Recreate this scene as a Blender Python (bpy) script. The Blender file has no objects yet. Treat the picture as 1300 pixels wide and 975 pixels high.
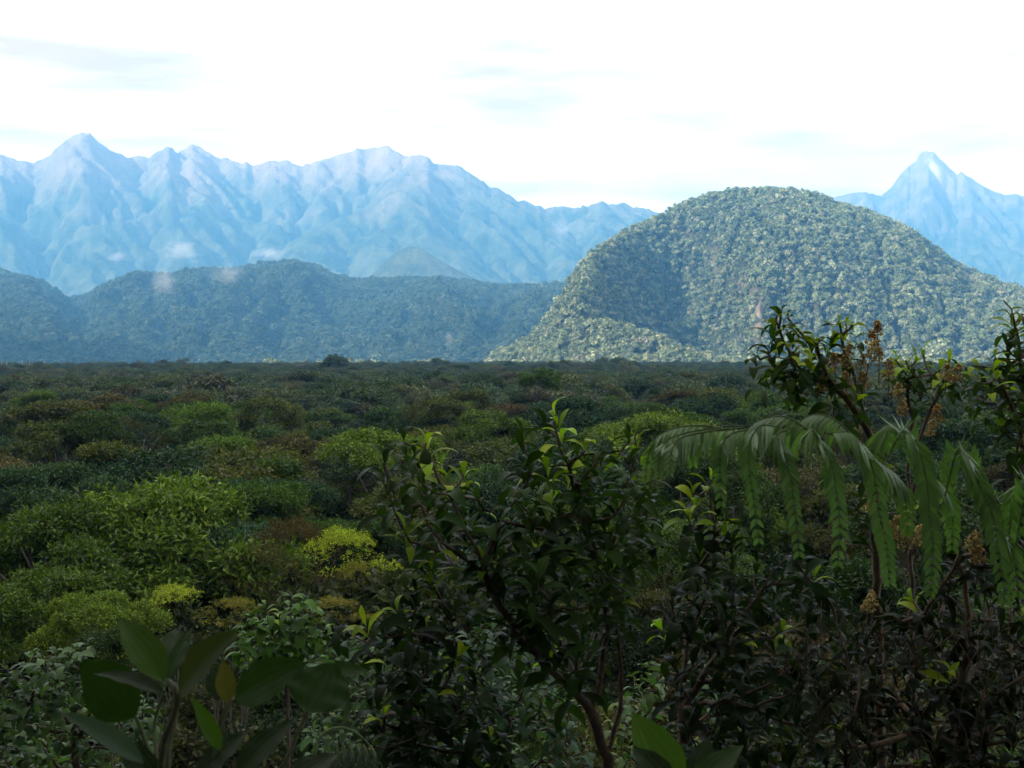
import bpy, math, random
import numpy as np
from mathutils import Vector, Matrix, Euler

scene = bpy.context.scene
R = math.radians
PI = math.pi

# ------------------------------------------------------------------ camera
F = 650 / math.tan(R(22.5))            # focal length in photograph pixels (1300 wide)
PITCH = math.atan(47.5 / F)            # horizon at row 440 of 975
cam_d = bpy.data.cameras.new('camera')
cam_d.sensor_width = 36.0
cam_d.lens = 18 / math.tan(R(22.5))
cam_d.clip_start = 0.05
cam_d.clip_end = 60000
cam_d.dof.use_dof = True
cam_d.dof.focus_distance = 60.0
cam_d.dof.aperture_fstop = 14
cam = bpy.data.objects.new('camera', cam_d)
scene.collection.objects.link(cam)
cam.location = (0, 0, 0)
cam.rotation_euler = (R(90) - PITCH, 0, 0)
scene.camera = cam

# ------------------------------------------------------------------ light
SUN_EL = R(21)
SUN_AZ = math.atan2(-0.80, -0.60)      # compass-like: x = sin, y = cos
sun_vec = Vector((math.sin(SUN_AZ) * math.cos(SUN_EL), math.cos(SUN_AZ) * math.cos(SUN_EL), math.sin(SUN_EL)))
sun_d = bpy.data.lights.new('sun', 'SUN')
sun_d.energy = 5.0
sun_d.angle = R(0.53)
sun_d.color = (1.0, 0.98, 0.94)
sun = bpy.data.objects.new('sun', sun_d)
scene.collection.objects.link(sun)
sun.rotation_euler = sun_vec.to_track_quat('Z', 'Y').to_euler()

world = bpy.data.worlds.new('World')
scene.world = world
world.use_nodes = True
wn, wl = world.node_tree.nodes, world.node_tree.links
bg = wn['Background']
bg.inputs['Strength'].default_value = 0.05
sky = wn.new('ShaderNodeTexSky')
sky.sky_type = 'NISHITA'
sky.sun_disc = False
sky.sun_elevation = SUN_EL
sky.sun_rotation = SUN_AZ
sky.altitude = 1500
sky.air_density = 1.0
sky.dust_density = 1.5
# a veil of high cloud: noise over the direction, flattened into streaks, white over blue
tc = wn.new('ShaderNodeTexCoord')
mp = wn.new('ShaderNodeMapping'); mp.inputs['Scale'].default_value = (1.0, 1.0, 5.5)
nz = wn.new('ShaderNodeTexNoise'); nz.inputs['Scale'].default_value = 3.4
nz.inputs['Detail'].default_value = 6; nz.inputs['Roughness'].default_value = 0.55
nz.inputs['Distortion'].default_value = 0.4
cr = wn.new('ShaderNodeValToRGB')
cr.color_ramp.elements[0].position = 0.30; cr.color_ramp.elements[0].color = (0.70, 0.70, 0.70, 1)
cr.color_ramp.elements[1].position = 0.55; cr.color_ramp.elements[1].color = (0.93, 0.93, 0.93, 1)
mx = wn.new('ShaderNodeMix'); mx.data_type = 'RGBA'
wl.new(tc.outputs['Generated'], mp.inputs['Vector'])
wl.new(mp.outputs['Vector'], nz.inputs['Vector'])
wl.new(nz.outputs['Fac'], cr.inputs['Fac'])
wl.new(cr.outputs['Color'], mx.inputs['Factor'])
wl.new(sky.outputs['Color'], mx.inputs['A'])
nz2 = wn.new('ShaderNodeTexNoise'); nz2.inputs['Scale'].default_value = 5.0; nz2.inputs['Detail'].default_value = 5
mp2 = wn.new('ShaderNodeMapping'); mp2.inputs['Scale'].default_value = (1.0, 1.0, 6.0); mp2.inputs['Location'].default_value = (3.3, 1.2, 0.4)
wl.new(tc.outputs['Generated'], mp2.inputs['Vector']); wl.new(mp2.outputs['Vector'], nz2.inputs['Vector'])
cr2 = wn.new('ShaderNodeValToRGB')          # grey undersides of the veil
cr2.color_ramp.elements[0].position = 0.31; cr2.color_ramp.elements[0].color = (12.2, 8.2, 6.6, 1)
cr2.color_ramp.elements[1].position = 0.52; cr2.color_ramp.elements[1].color = (21.5, 20.5, 20.0, 1)
wl.new(nz2.outputs['Fac'], cr2.inputs['Fac']); wl.new(cr2.outputs['Color'], mx.inputs['B'])
wl.new(mx.outputs['Result'], bg.inputs['Color'])

scene.view_settings.view_transform = 'Standard'
scene.view_settings.look = 'None'
scene.view_settings.exposure = 1.25
scene.view_settings.gamma = 1.0
scene.view_settings.use_curve_mapping = False
scene.render.engine = 'CYCLES'
scene.cycles.use_denoising = True
scene.cycles.max_bounces = 5
scene.cycles.diffuse_bounces = 3
scene.cycles.glossy_bounces = 2
scene.cycles.transmission_bounces = 3
scene.cycles.transparent_max_bounces = 6
scene.cycles.volume_bounces = 1
scene.cycles.sample_clamp_indirect = 4.0

# ------------------------------------------------------------------ helpers
def link(o):
    scene.collection.objects.link(o); return o

def tag(o, label=None, cat=None, group=None, kind=None):
    if label: o['label'] = label
    if cat: o['category'] = cat
    if group: o['group'] = group
    if kind: o['kind'] = kind
    return o

def empty(name, loc=(0, 0, 0)):
    o = bpy.data.objects.new(name, None)
    o.empty_display_size = 0.2
    o.location = loc
    return link(o)

def mesh_obj(name, me, mat=None, parent=None, loc=(0, 0, 0)):
    o = bpy.data.objects.new(name, me)
    if mat and not me.materials: me.materials.append(mat)
    if parent: o.parent = parent
    o.location = loc
    return link(o)

def ray(px, py):
    """world direction (y component 1) of a photograph pixel"""
    u = (px - 650) / F; v = (487.5 - py) / F
    c, s = math.cos(PITCH), math.sin(PITCH)
    x, y, z = u, c + v * s, v * c - s
    return np.array((x / y, 1.0, z / y))

def at(px, py, Y):
    return Vector(ray(px, py) * Y)

def np_mesh(name, V, faces, smooth=True):
    """faces: list of (n,k) integer arrays"""
    me = bpy.data.meshes.new(name)
    V = np.asarray(V, np.float32)
    me.vertices.add(len(V)); me.vertices.foreach_set('co', V.ravel())
    loops = np.concatenate([np.asarray(f, np.int32).ravel() for f in faces])
    counts = np.concatenate([np.full(len(f), np.asarray(f).shape[1], np.int32) for f in faces])
    starts = np.concatenate([[0], np.cumsum(counts)[:-1]]).astype(np.int32)
    me.loops.add(len(loops)); me.loops.foreach_set('vertex_index', loops)
    me.polygons.add(len(counts))
    me.polygons.foreach_set('loop_start', starts)
    me.polygons.foreach_set('loop_total', counts)
    me.polygons.foreach_set('use_smooth', np.full(len(counts), smooth, bool))
    me.update(calc_edges=True); me.validate()
    return me

def face_attr(me, name, vals):
    a = me.attributes.new(name, 'FLOAT', 'FACE')
    a.data.foreach_set('value', np.asarray(vals, np.float32))

def point_attr(me, name, vals, typ='FLOAT'):
    a = me.attributes.new(name, typ, 'POINT')
    vals = np.asarray(vals)
    if typ == 'FLOAT_VECTOR': a.data.foreach_set('vector', vals.astype(np.float32).ravel())
    elif typ == 'INT': a.data.foreach_set('value', vals.astype(np.int32))
    else: a.data.foreach_set('value', vals.astype(np.float32))

# smooth value noise in numpy
def vnoise(x, y, seed):
    xi = np.floor(x).astype(np.int64); yi = np.floor(y).astype(np.int64)
    fx = x - xi; fy = y - yi
    fx = fx * fx * (3 - 2 * fx); fy = fy * fy * (3 - 2 * fy)
    def h(a, b):
        n = (a * 374761393 + b * 668265263 + seed * 1442695041) & 0xFFFFFFFF
        n = ((n ^ (n >> 13)) * 1274126177) & 0xFFFFFFFF
        n = n ^ (n >> 16)
        return (n & 0xFFFF) / 65535.0
    return (h(xi, yi) * (1 - fx) + h(xi + 1, yi) * fx) * (1 - fy) + (h(xi, yi + 1) * (1 - fx) + h(xi + 1, yi + 1) * fx) * fy

def fbm(x, y, seed, octs=4, gain=0.5):
    t = np.zeros_like(x, dtype=float); a = 1.0; s = 0
    for k in range(octs):
        t += a * (vnoise(x * 2 ** k + 17.3 * k, y * 2 ** k - 9.1 * k, seed + k) * 2 - 1); s += a; a *= gain
    return t / s

# ------------------------------------------------------------------ materials
def new_mat(name):
    m = bpy.data.materials.new(name); m.use_nodes = True
    n, l = m.node_tree.nodes, m.node_tree.links
    return m, n, l, n['Principled BSDF']

def ramp(n, stops):
    r = n.new('ShaderNodeValToRGB'); e = r.color_ramp.elements
    while len(e) < len(stops): e.new(0.5)
    for i, (p, c) in enumerate(stops):
        e[i].position = p; e[i].color = (*c, 1)
    return r

def mix(n, l, fac, a, b, blend='MIX'):
    m = n.new('ShaderNodeMix'); m.data_type = 'RGBA'; m.blend_type = blend
    for k, v in (('Factor', fac), ('A', a), ('B', b)):
        if isinstance(v, bpy.types.NodeSocket): l.new(v, m.inputs[k])
        elif isinstance(v, (int, float)): m.inputs[k].default_value = v
        else: m.inputs[k].default_value = (*v, 1)
    return m.outputs['Result']

def leaf_material(name, stops=None, trans=0.3, rough=0.45, spec=0.4, young=(0.16, 0.22, 0.02), use_color=False, veins=False):
    """leaf blade: colour from the instance's random number or the object's own colour, varied leaf by leaf"""
    m, n, l, p = new_mat(name)
    oi = n.new('ShaderNodeObjectInfo')
    if use_color: base = oi.outputs['Color']
    else:
        r = ramp(n, stops); l.new(oi.outputs['Random'], r.inputs['Fac']); base = r.outputs['Color']
    at_ = n.new('ShaderNodeAttribute'); at_.attribute_name = 'tint'
    v = n.new('ShaderNodeMapRange'); v.inputs['To Min'].default_value = 0.30; v.inputs['To Max'].default_value = 1.70
    l.new(at_.outputs['Fac'], v.inputs['Value'])
    col = mix(n, l, 1.0, base, v.outputs['Result'], 'MULTIPLY')
    hi = n.new('ShaderNodeMapRange'); hi.inputs['From Min'].default_value = 0.72; hi.inputs['To Max'].default_value = 0.55
    l.new(at_.outputs['Fac'], hi.inputs['Value'])
    yl = mix(n, l, 1.0, base, (2.4, 1.9, 0.9), 'MULTIPLY')
    col = mix(n, l, hi.outputs['Result'], col, yl)  # highest-tint leaves yellowed to pass for tips catching the light
    l.new(col, p.inputs['Base Color'])
    p.inputs['Roughness'].default_value = rough
    p.inputs['Specular IOR Level'].default_value = spec
    if trans > 0:
        tr = n.new('ShaderNodeBsdfTranslucent')
        tcol = mix(n, l, 1.0, col, (1.3, 1.6, 0.5), 'MULTIPLY')
        l.new(tcol, tr.inputs['Color'])
        ms = n.new('ShaderNodeMixShader'); ms.inputs['Fac'].default_value = trans
        l.new(p.outputs['BSDF'], ms.inputs[1]); l.new(tr.outputs['BSDF'], ms.inputs[2])
        l.new(ms.outputs['Shader'], n['Material Output'].inputs['Surface'])
    return m

def bark_material(name, c1, c2, scale=14):
    m, n, l, p = new_mat(name)
    t = n.new('ShaderNodeTexCoord')
    a = n.new('ShaderNodeTexNoise'); a.inputs['Scale'].default_value = scale; a.inputs['Detail'].default_value = 5
    l.new(t.outputs['Object'], a.inputs['Vector'])
    r = ramp(n, [(0.35, c1), (0.62, c2)]); l.new(a.outputs['Fac'], r.inputs['Fac'])
    l.new(r.outputs['Color'], p.inputs['Base Color'])
    b = n.new('ShaderNodeBump'); b.inputs['Strength'].default_value = 0.6; b.inputs['Distance'].default_value = 0.01
    l.new(a.outputs['Fac'], b.inputs['Height']); l.new(b.outputs['Normal'], p.inputs['Normal'])
    p.inputs['Roughness'].default_value = 0.85
    return m
# ================================================================== TERRAIN
def erode(h, U, iters, K=0.12, m=0.45, dt=1.0, dx=1.0):
    """stream-power erosion on a grid, so that spurs and valleys branch as on real slopes"""
    ny, nx = h.shape
    N = ny * nx
    idx = np.arange(N).reshape(ny, nx)
    for it in range(iters):
        h = h + U * dt
        best = np.zeros_like(h); rcv = idx.copy()
        hp = np.pad(h, 1, mode='edge'); ip = np.pad(idx, 1, mode='edge')
        for dy in (-1, 0, 1):
            for dx_ in (-1, 0, 1):
                if dy == 0 and dx_ == 0: continue
                d = math.hypot(dy, dx_)
                s = (h - hp[1 + dy:1 + dy + ny, 1 + dx_:1 + dx_ + nx]) / d
                b = s > best
                best[b] = s[b]; rcv[b] = ip[1 + dy:1 + dy + ny, 1 + dx_:1 + dx_ + nx][b]
        hf = h.ravel(); order = np.argsort(-hf)
        rl = rcv.ravel().tolist(); A = [1.0] * N; ol = order.tolist()
        for i in ol:
            j = rl[i]
            if j != i: A[j] += A[i]
        Fk = (K * dt * np.power(np.array(A), m)).tolist()
        hl = hf.tolist()
        for i in reversed(ol):
            j = rl[i]
            if j != i: hl[i] = (hl[i] + Fk[i] * hl[j]) / (1 + Fk[i])
        h = np.array(hl).reshape(ny, nx)
        h[0, :] = np.minimum(h[0, :], 0)
    return h

def upsample(a, ny, nx):
    y = np.linspace(0, a.shape[0] - 1, ny); x = np.linspace(0, a.shape[1] - 1, nx)
    yi = np.clip(y.astype(int), 0, a.shape[0] - 2); xi = np.clip(x.astype(int), 0, a.shape[1] - 2)
    fy = (y - yi)[:, None]; fx = (x - xi)[None, :]
    A = a[np.ix_(yi, xi)]; B = a[np.ix_(yi, xi + 1)]; C_ = a[np.ix_(yi + 1, xi)]; D = a[np.ix_(yi + 1, xi + 1)]
    return (A * (1 - fx) + B * fx) * (1 - fy) + (C_ * (1 - fx) + D * fx) * fy

def smooth1(a, k):
    if k < 1: return a
    w = np.hanning(2 * k + 3)[1:-1]; w /= w.sum()
    return np.convolve(np.pad(a, k, mode='edge'), w, mode='valid')

class Fan:
    """height field on columns (bearings, given as photograph columns on the horizon) and rows (distance)"""
    def __init__(s, px0, px1, nx, d0, d1, ny):
        s.px = np.linspace(px0, px1, nx); s.d = np.linspace(d0, d1, ny)
        s.t = (s.px - 650) / F * math.cos(PITCH)       # x / y of the bearing at horizon height
        s.X = s.d[:, None] * s.t[None, :]; s.Y = np.repeat(s.d[:, None], nx, 1)
        s.z = np.zeros_like(s.X)
    def fit_skyline(s, target_px_y, base, sm, rough=0.0, seed=1):
        """scale each bearing's relief so that its skyline reaches the given photograph row"""
        target_px_y = target_px_y + rough * fbm(s.px / 9, s.px * 0 + seed, seed, 4, 0.7)
        tgt = np.array([ray(650, y)[2] for y in target_px_y])       # z per unit distance
        for _ in range(3):
            cur = (s.z / s.d[:, None]).max(0); k = (s.z / s.d[:, None]).argmax(0)
            dk = s.d[k]
            r = np.clip((tgt * dk - base) / np.maximum(cur * dk - base, 4), 0.2, 3)
            s.z = base + (s.z - base) * smooth1(r, sm)[None, :]
    def mesh(s, name):
        ny, nx = s.X.shape
        V = np.stack([s.X, s.Y, s.z], -1).reshape(-1, 3)
        i = np.arange(ny * nx).reshape(ny, nx)
        q = np.stack([i[:-1, :-1], i[:-1, 1:], i[1:, 1:], i[1:, :-1]], -1).reshape(-1, 4)
        return np_mesh(name, V, [q])
    def sample(s, field, x, y):
        px = x / y; u = (px - s.t[0]) / (s.t[-1] - s.t[0]) * (len(s.t) - 1)
        v = (y - s.d[0]) / (s.d[-1] - s.d[0]) * (len(s.d) - 1)
        u = np.clip(u, 0, len(s.t) - 1.001); v = np.clip(v, 0, len(s.d) - 1.001)
        ui, vi = u.astype(int), v.astype(int); fu, fv = u - ui, v - vi
        return (field[vi, ui] * (1 - fu) + field[vi, ui + 1] * fu) * (1 - fv) + (field[vi + 1, ui] * (1 - fu) + field[vi + 1, ui + 1] * fu) * fv

def line(pts, px):
    p = np.array(pts, float)
    return np.interp(px, p[:, 0], p[:, 1])

# ---- the ground: one sheet from behind the camera to beyond the mountains
def canopy_top(d):
    return np.interp(d, [0, 6, 12, 20, 35, 60, 150, 300, 500, 900, 1500, 1800], [-1.9, -2.6, -3.7, -4.6, -5.4, -5.6, -7.2, -8.6, -10.5, -14.5, -21.5, -24])
def ground_z(x, y):
    d = np.hypot(x, y) * np.where(y > 0, 1, 0.15)
    return np.interp(d, [0, 2, 5, 9, 14, 20, 30, 45, 70, 150, 300, 500, 900, 1500, 3000, 20000],
                     [-1.75, -1.8, -2.35, -4.4, -6.6, -8.3, -9.8, -10.8, -11.6, -15, -20, -22, -26, -34, -42, -55]) + 0.25 * fbm(x / 6, y / 6, 5, 2)

def soil_material(name, c1, c2, sc):
    m, n, l, p = new_mat(name)
    t = n.new('ShaderNodeTexCoord')
    a = n.new('ShaderNodeTexNoise'); a.inputs['Scale'].default_value = sc; a.inputs['Detail'].default_value = 6
    l.new(t.outputs['Object'], a.inputs['Vector'])
    r = ramp(n, [(0.35, c1), (0.65, c2)]); l.new(a.outputs['Fac'], r.inputs['Fac'])
    l.new(r.outputs['Color'], p.inputs['Base Color']); p.inputs['Roughness'].default_value = 0.95
    return m
m_soil = soil_material('forest_floor', (0.012, 0.016, 0.007), (0.035, 0.032, 0.016), 0.8)

gr = np.concatenate([np.linspace(0.3, 30, 45), np.geomspace(31, 20000, 60)])
ga = np.linspace(0, 2 * PI, 97)[:-1]
GX = gr[:, None] * np.sin(ga)[None, :]; GY = gr[:, None] * np.cos(ga)[None, :]
GZ = ground_z(GX, GY)
gi = np.arange(GX.size).reshape(GX.shape)
gq = np.stack([gi[:-1], np.roll(gi, -1, 1)[:-1], np.roll(gi, -1, 1)[1:], gi[1:]], -1).reshape(-1, 4)
gV = np.concatenate([np.stack([GX, GY, GZ], -1).reshape(-1, 3), [[0, 0, -1.75]]])
cap = np.stack([np.full(96, len(gV) - 1), np.roll(gi[0], -1), gi[0]], -1)
ground = tag(mesh_obj('ground', np_mesh('ground', gV, [gq[:, ::-1], cap[:, ::-1]]), m_soil), kind='structure')

# ---- mountain slopes
def slope_material(name, forest, forest2, rock, rock_lo, rock_hi, sc, bare=(0.34, 0.27, 0.20)):
    m, n, l, p = new_mat(name)
    g = n.new('ShaderNodeNewGeometry'); t = n.new('ShaderNodeTexCoord')
    a = n.new('ShaderNodeTexNoise'); a.inputs['Scale'].default_value = sc; a.inputs['Detail'].default_value = 8
    a.inputs['Roughness'].default_value = 0.62
    l.new(t.outputs['Object'], a.inputs['Vector'])
    r = ramp(n, [(0.38, forest), (0.62, forest2)]); l.new(a.outputs['Fac'], r.inputs['Fac'])
    s = n.new('ShaderNodeSeparateXYZ'); l.new(t.outputs['Object'], s.inputs['Vector'])
    h = n.new('ShaderNodeMapRange'); h.inputs['From Min'].default_value = rock_lo; h.inputs['From Max'].default_value = rock_hi
    b = n.new('ShaderNodeTexNoise'); b.inputs['Scale'].default_value = sc * 0.35; b.inputs['Detail'].default_value = 9
    b.inputs['Roughness'].default_value = 0.65
    l.new(t.outputs['Object'], b.inputs['Vector'])
    w = n.new('ShaderNodeMath'); w.operation = 'MULTIPLY_ADD'; w.inputs[1].default_value = (rock_hi - rock_lo) * 2.2; 
    sb = n.new('ShaderNodeMath'); sb.operation = 'SUBTRACT'; sb.inputs[1].default_value = 0.5
    l.new(b.outputs['Fac'], sb.inputs[0]); l.new(sb.outputs[0], w.inputs[0]); l.new(s.outputs['Z'], w.inputs[2])
    l.new(w.outputs[0], h.inputs['Value'])
    col = mix(n, l, h.outputs['Result'], r.outputs['Color'], rock)
    sc_ = n.new('ShaderNodeAttribute'); sc_.attribute_name = 'scar'
    col = mix(n, l, sc_.outputs['Fac'], col, bare)
    l.new(col, p.inputs['Base Color'])
    bp = n.new('ShaderNodeBump'); bp.inputs['Strength'].default_value = 1.0; bp.inputs['Distance'].default_value = 0.35 / sc
    c = n.new('ShaderNodeTexNoise'); c.inputs['Scale'].default_value = sc * 1.6; c.inputs['Detail'].default_value = 8; c.inputs['Roughness'].default_value = 0.7
    l.new(t.outputs['Object'], c.inputs['Vector'])
    l.new(c.outputs['Fac'], bp.inputs['Height']); l.new(bp.outputs['Normal'], p.inputs['Normal'])
    p.inputs['Roughness'].default_value = 0.95; p.inputs['Specular IOR Level'].default_value = 0.1
    return m

m_far = slope_material('far_slopes', (0.03, 0.05, 0.02), (0.105, 0.12, 0.06), (0.30, 0.23, 0.165), 640, 1150, 0.009)
m_mid = slope_material('mid_slopes', (0.025, 0.04, 0.018), (0.05, 0.065, 0.03), (0.1, 0.1, 0.06), 5000, 6000, 0.02)
m_near = slope_material('near_slopes', (0.03, 0.04, 0.015), (0.06, 0.07, 0.03), (0.1, 0.1, 0.06), 5000, 6000, 0.03)

# far range on the left, its peaks and saddles
SKY_FAR = [(-700, 300), (-400, 250), (-200, 225), (-60, 205), (0, 196), (25, 203), (45, 206), (60, 203), (80, 184), (95, 172), (105, 168), (118, 172), (130, 184), (150, 195), (168, 203),
           (178, 197), (190, 200), (205, 191), (213, 187), (221, 190), (226, 196), (238, 187), (248, 181), (258, 188), (275, 197), (300, 205), (325, 210), (345, 204), (365, 203), (382, 210),
           (400, 206), (430, 197), (455, 188), (475, 186), (495, 186), (510, 194), (525, 198), (532, 194), (540, 197), (555, 207), (580, 211), (600, 223), (630, 240), (660, 254), (690, 263), (720, 264),
           (745, 260), (765, 257), (790, 259), (820, 266), (860, 277), (920, 300), (1000, 330), (1200, 380), (1500, 420)]
fan = Fan(-600, 1200, 560, 4700, 8300, 230)
far_target = line(SKY_FAR, fan.px)
tz = np.array([ray(650, y)[2] for y in far_target])
crest = 7000 + 330 * fbm(fan.px / 160, fan.px * 0, 3, 3)
H = tz * crest
tt = (fan.d[:, None] - 4700) / (crest[None, :] - 4700)
Hs = np.stack([smooth1(H, int(k)) for k in (4, 22)])
wgt = np.clip(tt, 0, 1)
Henv = Hs[0][None] * wgt + Hs[1][None] * (1 - wgt)
env = np.where(tt < 1, np.clip(tt, 0, 1) ** 1.05, np.clip(1 - (tt - 1) * 1.6, 0, 1)) * Henv
env = env * (1 + 0.30 * fbm(fan.X / 1100, fan.Y / 1100, 52, 2) * np.clip(1.15 - tt, 0, 1))
U = np.maximum(env, 0) / 40.0
h0 = 26 * np.random.RandomState(4).rand(*env.shape) + 0.28 * env + 190 * fbm(fan.X / 800, fan.Y / 800, 8, 4) * np.clip(tt, 0, 1)
hh = upsample(erode(h0[::2, ::3], U[::2, ::3], 40, K=0.05, m=0.5), *env.shape)
hh = hh * (np.percentile(env, 97) / np.percentile(hh, 97))
fan.z = 0.75 * hh + 0.25 * env
fan.z += 22 * (0.4 - np.abs(fbm(fan.X / 240, fan.Y / 240, 31, 5, 0.6))) * np.clip(tt * 2, 0, 1)
fan.z -= 60
fan.fit_skyline(far_target, -60.0, 0, 5.0, 3)
ome = fan.mesh('mountain_range')
far_range = tag(mesh_obj('mountain_range', ome, m_far), kind='structure')

# sharp peak on the right, farther off
SKY_PK = [(700, 420), (850, 340), (950, 290), (1040, 258), (1070, 247), (1090, 243), (1105, 247), (1118, 249), (1128, 240), (1140, 222), (1150, 211), (1160, 205), (1164, 196), (1172, 192), (1183, 193), (1192, 202), (1202, 213),
          (1212, 222), (1218, 219), (1228, 224), (1240, 232), (1255, 241), (1275, 247), (1300, 248), (1360, 262), (1450, 250), (1600, 290), (1800, 350)]
pk = Fan(900, 1700, 420, 5800, 9500, 150)
pk_t = line(SKY_PK, pk.px)
tz = np.array([ray(650, y)[2] for y in pk_t])
crest = 8200 + 250 * fbm(pk.px / 140, pk.px * 0, 13, 3)
H = tz * crest
tt = (pk.d[:, None] - 5800) / (crest[None, :] - 5800)
wgt = np.clip(tt, 0, 1)
Henv = smooth1(H, 1)[None] * wgt ** 2 + smooth1(H, 18)[None] * (1 - wgt ** 2)
env = np.where(tt < 1, np.clip(tt, 0, 1) ** 1.2, np.clip(1 - (tt - 1) * 2, 0, 1)) * Henv
h0 = 19 * np.random.RandomState(9).rand(*env.shape) + 0.3 * env + 170 * fbm(pk.X / 700, pk.Y / 700, 14, 4) * np.clip(tt, 0, 1)
hh = upsample(erode(h0[::2, ::4], (np.maximum(env, 0) / 40)[::2, ::4], 38, K=0.045, m=0.5), *env.shape)
hh = hh * (np.percentile(env, 97) / np.percentile(hh, 97))
pk.z = 0.65 * hh + 0.35 * env + 34 * (0.4 - np.abs(fbm(pk.X / 150, pk.Y / 150, 37, 4, 0.6))) * np.clip(tt * 2, 0, 1)
pk.z -= 70
pk.fit_skyline(pk_t, -70.0, 0, 3.0, 5)
pme = pk.mesh('mountain')
# pale snow and bare scree below the summit
sx = (pk.X / pk.Y - (1183 - 650) / F) * F
sy = pk.z / pk.Y * F
scar = np.clip(1.5 * np.exp(-((sx + 0.35 * (sy - 225)) / 5.5) ** 2 - ((sy - 224) / 9) ** 2), 0, 1)
m_pk = slope_material('peak_slopes', (0.03, 0.05, 0.02), (0.105, 0.12, 0.06), (0.30, 0.235, 0.175), 640, 1250, 0.009, (0.85, 0.82, 0.80))
m_pk.node_tree.nodes['Principled BSDF']
point_attr(pme, 'scar', scar.ravel() * 0.7)
mountain = tag(mesh_obj('mountain', pme, m_pk), kind='structure')

# the blue wooded ridge in the middle distance
SKY_MID = [(-700, 300), (-400, 330), (-150, 345), (0, 342), (40, 350), (70, 366), (90, 380), (110, 372), (140, 356), (180, 345), (220, 346), (260, 340), (300, 340), (330, 334), (370, 330), (400, 334), (425, 348), (450, 354),
           (500, 352), (560, 352), (600, 356), (640, 362), (680, 360), (720, 359), (760, 362), (850, 375), (1000, 400), (1200, 420), (1400, 430)]
md = Fan(-500, 1150, 413, 2250, 4200, 160)
md_t = line(SKY_MID, md.px)
tz = np.array([ray(650, y)[2] for y in md_t])
crest = 3380 + 260 * fbm(md.px / 200, md.px * 0, 23, 3)
H = tz * crest + 45
tt = (md.d[:, None] - 2290) / (crest[None, :] - 2290)
wgt = np.clip(tt, 0, 1)
Henv = smooth1(H, 3)[None] * wgt + smooth1(H, 20)[None] * (1 - wgt)
env = np.where(tt < 1, np.clip(tt, 0, 1) ** 0.75, np.clip(1 - (tt - 1) * 1.1, 0, 1)) * Henv
h0 = 12 * np.random.RandomState(5).rand(*env.shape) + 0.4 * env + 60 * fbm(md.X / 420, md.Y / 420, 18, 3) * wgt
hh = upsample(erode(h0[::2, ::2], (np.maximum(env, 0) / 50)[::2, ::2], 40, K=0.06, m=0.5), *env.shape)
hh = hh * (np.percentile(env, 97) / np.percentile(hh, 97))
md.z = 0.85 * hh + 0.15 * env - 45
md.z += (95 * (0.25 - np.abs(fbm(md.X / 420, md.Y / 700, 64, 3))) + 30 * fbm(md.X / 150, md.Y / 220, 65, 3)) * np.clip(tt * 2.5, 0, 1) * np.clip((1.02 - tt) * 3, 0, 1)      # spurs and hollows
md.fit_skyline(md_t + 3, -45.0, 2)
mid_hills = tag(mesh_obj('hill', md.mesh('hill'), m_mid), kind='structure')

# a small pointed hill between ridge and range
SKY_CONE = [(400, 420), (440, 380), (470, 352), (490, 330), (505, 318), (520, 312), (530, 313), (545, 322), (570, 337), (600, 352), (650, 375), (720, 410)]
cn = Fan(400, 720, 120, 4300, 5000, 60)
cn_t = line(SKY_CONE, cn.px)
tz = np.array([ray(650, y)[2] for y in cn_t])
tt = (cn.d[:, None] - 4300) / 350
env = np.where(tt < 1, np.clip(tt, 0, 1) ** 0.9, np.clip(2 - tt, 0, 1)) * (tz * 4650)[None]
cn.z = env * (1 + 0.08 * fbm(cn.X / 120, cn.Y / 120, 6, 4))
cn.z -= 40; cn.fit_skyline(cn_t, -40.0, 2)
tag(mesh_obj('hill', cn.mesh('hill'), m_far), kind='structure')

# the big wooded dome on the right
SKY_HILL = [(560, 470), (600, 462), (640, 446), (670, 432), (690, 412), (705, 388), (720, 362), (740, 333), (760, 315), (785, 299), (810, 286), (835, 275), (870, 257), (900, 247), (930, 242), (970, 241), (1005, 242), (1030, 247),
            (1060, 257), (1090, 266), (1120, 277), (1150, 291), (1180, 309), (1210, 333), (1235, 345), (1270, 360), (1300, 368), (1400, 395), (1600, 420), (1900, 450)]
hl = Fan(540, 1900, 341, 1600, 3200, 200)
hl_t = line(SKY_HILL, hl.px)
tz = np.array([ray(650, y)[2] for y in hl_t])
front = line([(540, 1760), (660, 1740), (720, 1690), (752, 1740), (790, 1930), (840, 2020), (900, 1960), (960, 1810), (1100, 1790), (1300, 1800), (1900, 1850)], hl.px)
crest = line([(540, 1840), (640, 1860), (690, 1880), (740, 1980), (800, 2240), (900, 2400), (1050, 2450), (1200, 2400), (1400, 2400), (1900, 2500)], hl.px)
H = tz * crest + 34
tt = (hl.d[:, None] - front[None]) / (crest - front)[None]
sh = np.where(tt < 1, np.sin(np.clip(tt, 0, 1) * PI / 2) ** 0.85, np.clip(np.cos(np.clip((tt - 1) * 0.6, 0, PI / 2)), 0, 1))
env = np.maximum(sh * H[None], 0)
recess = np.exp(-((hl.px[None] - 840) / 60) ** 2) * np.exp(-((tt - 0.38) / 0.36) ** 2)
env = env * (1 - 0.5 * recess)
hh = erode(9 * np.random.RandomState(7).rand(*env.shape) + env * 0.72 + 16 * fbm(hl.X / 160, hl.Y / 160, 44, 3) * np.clip(tt * 3, 0, 1), env / 50, 24, K=0.03, m=0.5)
hh = hh * (np.percentile(env, 97) / np.percentile(hh, 97))
hl.z = 0.85 * hh + 0.15 * env - 34
gl = fbm(hl.px[None] / 46 + 0.5 * fbm(hl.X / 120, hl.Y / 120, 15, 2), hl.d[:, None] / 500, 93, 3, 0.6)
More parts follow.
